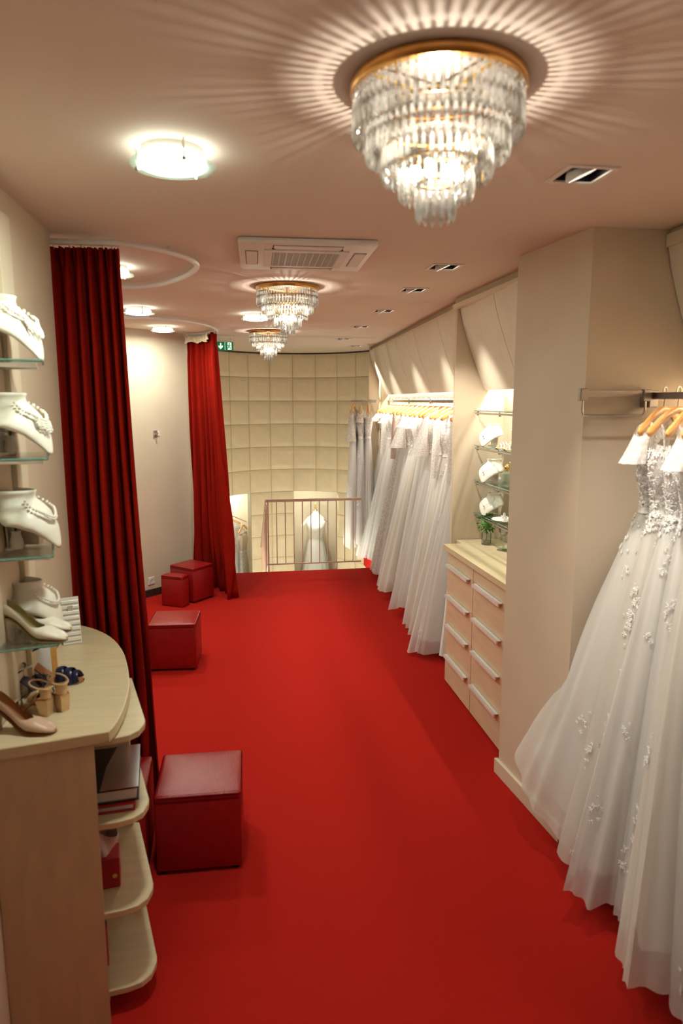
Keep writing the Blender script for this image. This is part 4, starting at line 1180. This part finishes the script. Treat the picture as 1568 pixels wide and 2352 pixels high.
def clamp_far(q):
    q = q.copy(); q.z = max(q.z, .02); q.x = min(q.x, 2.27); q.y = max(min(q.y, 9.0), 4.76)
    if q.y < 4.80 and q.x < 1.6: pass
    return q
FAR = []
styles = [('long', 'satin', 'satin', 'smooth satin skirt with a draped train'), ('long', 'tulle', 'lace_net', 'long lace sleeves'), ('strap', 'tulle', 'lace', 'plain gathered tulle skirt'),
          ('long', 'ivory', 'lace_net', 'ivory underlayer showing at the hem'), ('strap', 'tulle', 'lace_net', 'thin straps'), ('bell', 'tulle', 'lace_net', 'flared lace sleeves'),
          ('strap', 'tulle', 'satin', 'wide full skirt'), ('cap', 'tulle', 'lace_net', 'lace cap sleeves'), ('strap', 'ivory', 'lace', 'soft ivory skirt'), ('cap', 'tulle', 'lace_net', 'beaded shoulders'),
          ('bell', 'tulle', 'lace_net', 'short flared sleeves'), ('strap', 'tulle', 'lace_net', 'slim straps'), ('long', 'lace', 'lace_blush', 'blush lace bodice'), ('strap', 'tulle', 'lace_net', 'slim tulle skirt'),
          ('cap', 'tulle', 'lace_net', 'puffed lace shoulders'), ('long', 'tulle', 'lace_net', 'sheer sleeves'), ('strap', 'tulle', 'lace', 'narrow skirt'), ('cap', 'tulle', 'lace_net', 'lace shoulders at the far end')]
n = len(styles)
y = 4.98
for i, (sl, sk, bd, ds) in enumerate(styles):
    loc = (rodx(y), y, 2.034)
    rz = R(14 + rnd.uniform(-5, 8))
    Wf = .40 + .05 * sin(i * 1.7); 
    gown('%s far-rail white gown from the drawers, %s' % (ORD[i], ds), loc, rz, 60 + i, W=Wf if i else .26, D=.15 + .03 * sin(i * 2.3), off=(-.04 - .03 * sin(i), rnd.uniform(-.03, .05)),
         length=1.965 + .03 * sin(i * 2.1), sleeve=sl, skirt=sk, bodice=bd, pleats=10 + i % 5, clampf=clamp_far, group='gowns on the far rail', flowers=70 if bd != 'satin' else 0)
    hanger('wooden hanger on the far rail, %s from the drawers' % ORD[i], loc, rz, 'wooden hangers on the far rail')
    y += .225

# short rail over the stairwell with three gowns turned sideways
t = thing('clothes_rail', 'short steel rail by the padded wall at the far end of the closet', 'clothes rail', (1.50, 8.62, 2.02))
obj('rod', tube([(0, 0, 0), (.34, 0, 0)], .008, 8), 'chrome', t, True)
obj('fixing', box(.32, .34, -.02, .45, -.02, .02, .003), 'alu', t)
for i, (xx, ds, sl) in enumerate(((1.54, 'wide flared lace sleeves, leftmost on the short rail', 'bell'), (1.63, 'sheer sleeves, in the middle of the short rail', 'cap'), (1.72, 'slim tulle skirt, rightmost on the short rail', 'strap'))):
    loc = (xx, 8.62, 2.034); rz = R(70 + 6 * i)
    gown('white gown with ' + ds, loc, rz, 90 + i, W=.24, D=.13, length=1.86 - .04 * i, sleeve=sl, skirt='tulle', bodice='lace_net', pleats=10, flowers=60, group='gowns on the short far rail')
    hanger('wooden hanger on the short far rail, %s from the left' % ORD[i], loc, rz, 'wooden hangers on the short rail')

# ------------------------------------------------------------------ stair railing and stairs
t = thing('railing', 'beige metal railing with thin balusters at the stairwell edge', 'railing', (0.40, 7.985, 0))
Lr = 1.12
obj('handrail', box(-.015, Lr, -.016, .016, .845, .875, .004), 'rail_paint', t)
obj('bottom_rail', box(0, Lr, -.008, .008, .085, .100, .002), 'rail_paint', t)
for x in (0.0, .82):
    obj('post', box(x - .008, x + .008, -.010, .010, 0, .10 if x else .85, .001), 'rail_paint', t)
for k in range(1, 11):
    obj('baluster', tube([(k * .102, 0, .095), (k * .102, 0, .85)], .006, 8), 'rail_paint', t, True)
t2 = thing('stair_railing', 'slanting stair railing descending beside the padded well', 'railing', (0.385, 8.0, 0))
sl_ = -0.62
obj('handrail', tube([(0, 0, .86), (-.02, 1.1, .86 + 1.1 * sl_ * 1.15)], .018, 8), 'rail_paint', t2, True)
obj('bottom_rail', tube([(0, 0, .09), (-.02, 1.1, .09 + 1.1 * sl_ * 1.15)], .010, 8), 'rail_paint', t2, True)
for k in range(10):
    y = .05 + k * .11
    obj('baluster', tube([(-.002 * k, y, .09 + y * sl_ * 1.15), (-.002 * k, y, .86 + y * sl_ * 1.15)], .006, 6), 'rail_paint', t2, True)
t = thing('staircase', 'stone steps leading down from the carpet edge beside the railing', 'stairs', (0.1, 8.0, 0))
for k in range(8):
    obj('step', box(-.24, .25, k * .2, k * .2 + .22, -(k + 1) * .19 - .04, -(k + 1) * .19), 'stone', t)

# ------------------------------------------------------------------ lower level: mannequin with gown, gowns in the left opening
def torso(u, v):
    th = 2 * PI * u
    a = interp([(0, .12), (.1, .165), (.35, .13), (.45, .105), (.6, .13), (.75, .155), (.85, .150), (.92, .075), (.96, .042), (1, .038)], v)
    b = interp([(0, .09), (.1, .12), (.45, .082), (.68, .115), (.85, .07), (.92, .055), (.96, .042), (1, .038)], v)
    return (a * cos(th), b * sin(th) - (.012 if .6 < v < .8 else 0), lerp(0, .80, v))
t = thing('mannequin', 'dress form with gold neck finial standing in the lower opening', 'mannequin', (1.30, 10.76, LOW), R(10))
zb = 0.255 - LOW - .80 + .02
obj('body_form', ([(x, y, z + zb) for x, y, z in grid(torso, 32, 30, True)[0]], grid(torso, 32, 30, True)[1]), 'bust', t, 80)
obj('neck_finial', xf(lathe([(0, .0), (.036, 0), (.030, .012), (.012, .03), (.016, .05), (.010, .075), (.013, .10), (0, .13)], 16), (0, 0, zb + .80)), 'gold', t, True)
obj('stand_pole', tube([(0, 0, .02), (0, 0, zb + .02)], .014, 10), 'gold', t, True)
obj('stand_base', lathe([(0, 0), (.17, 0), (.16, .018), (.02, .03)], 28), 'gold', t, True)
t = thing('wedding_gown', 'white gown with cap sleeves worn by the dress form downstairs', 'gown', (1.30, 10.76, LOW), R(10))
def bd(u, v):
    vv = lerp(.44, .80, v); x, y, z = torso(u, vv); return (x * 1.07, y * 1.09, z + zb)
obj('bodice', grid(bd, 36, 14, True), 'lace', t, 80)
def skd(u, v):
    th = 2 * PI * u; a = lerp(.115, .36, v ** .85) * (1 + .07 * v * sin(13 * th + 1)); b = lerp(.09, .30, v ** .85) * (1 + .07 * v * sin(13 * th + 1))
    return (a * cos(th), b * sin(th), lerp(zb + .37, .03, v))
obj('skirt', grid(skd, 110, 20, True), 'tulle', t, 80)
obj('underskirt', grid(lambda u, v: (lambda p: (p[0] * .92, p[1] * .92, p[2]))(skd(u, v)), 60, 16, True), 'satin', t, 80)
for sx in (-1, 1):
    def cs(u, v, sx=sx):
        a = 2 * PI * u; r_ = lerp(.062, .085, v)
        return (sx * (.125 + .085 * v) + .35 * r_ * cos(a), r_ * .8 * sin(a), zb + .69 - .10 * v + .4 * r_ * cos(a) * -sx)
    obj('cap_sleeve', grid(cs, 24, 6, True), 'lace_net', t, 80)
gown('white gown on the left of the lower level behind the far curtain', (-0.10, 10.62, 0.28), R(10), 120, W=.30, D=.2, length=1.8, sleeve='cap', skirt='tulle', bodice='lace_net')
hanger('wooden hanger on the lower level above the white gown', (-0.10, 10.62, 0.28), R(10))
gown('blush lace gown beside the white one on the lower level', (0.14, 10.66, 0.16), R(70), 121, W=.2, D=.12, length=1.7, sleeve='strap', skirt='lace', bodice='lace_blush', flowers=160, flmat='lace_blush')
hanger('wooden hanger on the lower level above the blush gown', (0.14, 10.66, 0.16), R(70))
t = thing('clothes_rail', 'steel rail on the lower level carrying the two gowns', 'clothes rail', (-0.3, 10.62, 0.265))
obj('rod', tube([(0, 0, 0), (.25, 0, 0), (.50, .05, -.12)], .008, 8), 'chrome', t, True)
for lab, x, y in (('small ceiling lamp over the dress form downstairs', 1.22, 10.49), ('small ceiling lamp over the gowns at the left of the lower level', -0.2, 10.6)):
    t = thing('downlight', lab, 'ceiling lamp', (x, y, 0.66), 0, 'lower level downlights')
    obj('ring', lathe([(.05, -.006), (.065, -.006), (.065, 0)], 24), 'white_plastic', t, True)
    obj('glass_disc', lathe([(0, -.004), (.05, -.004), (.05, -.001), (0, -.001)], 24), 'spot_glow', t, True)
    light('downlight_light', 'POINT', NICHE_W, (0, 0, -.06), COOL, t, shadow_soft_size=.05)
t = thing('downlight', 'surface downlight on the wall at the foot of the stairs', 'ceiling lamp', (0.9, 8.05, -0.30))
obj('housing', box(-.05, .05, -.07, .0, -.03, .03, .004), 'white_plastic', t)
obj('glass_disc', box(-.04, .04, .0005, .004, -.02, .02), 'spot_glow', t)
light('downlight_light', 'POINT', NICHE_W * 2.2, (0, .12, -.02), COOL, t, shadow_soft_size=.05)
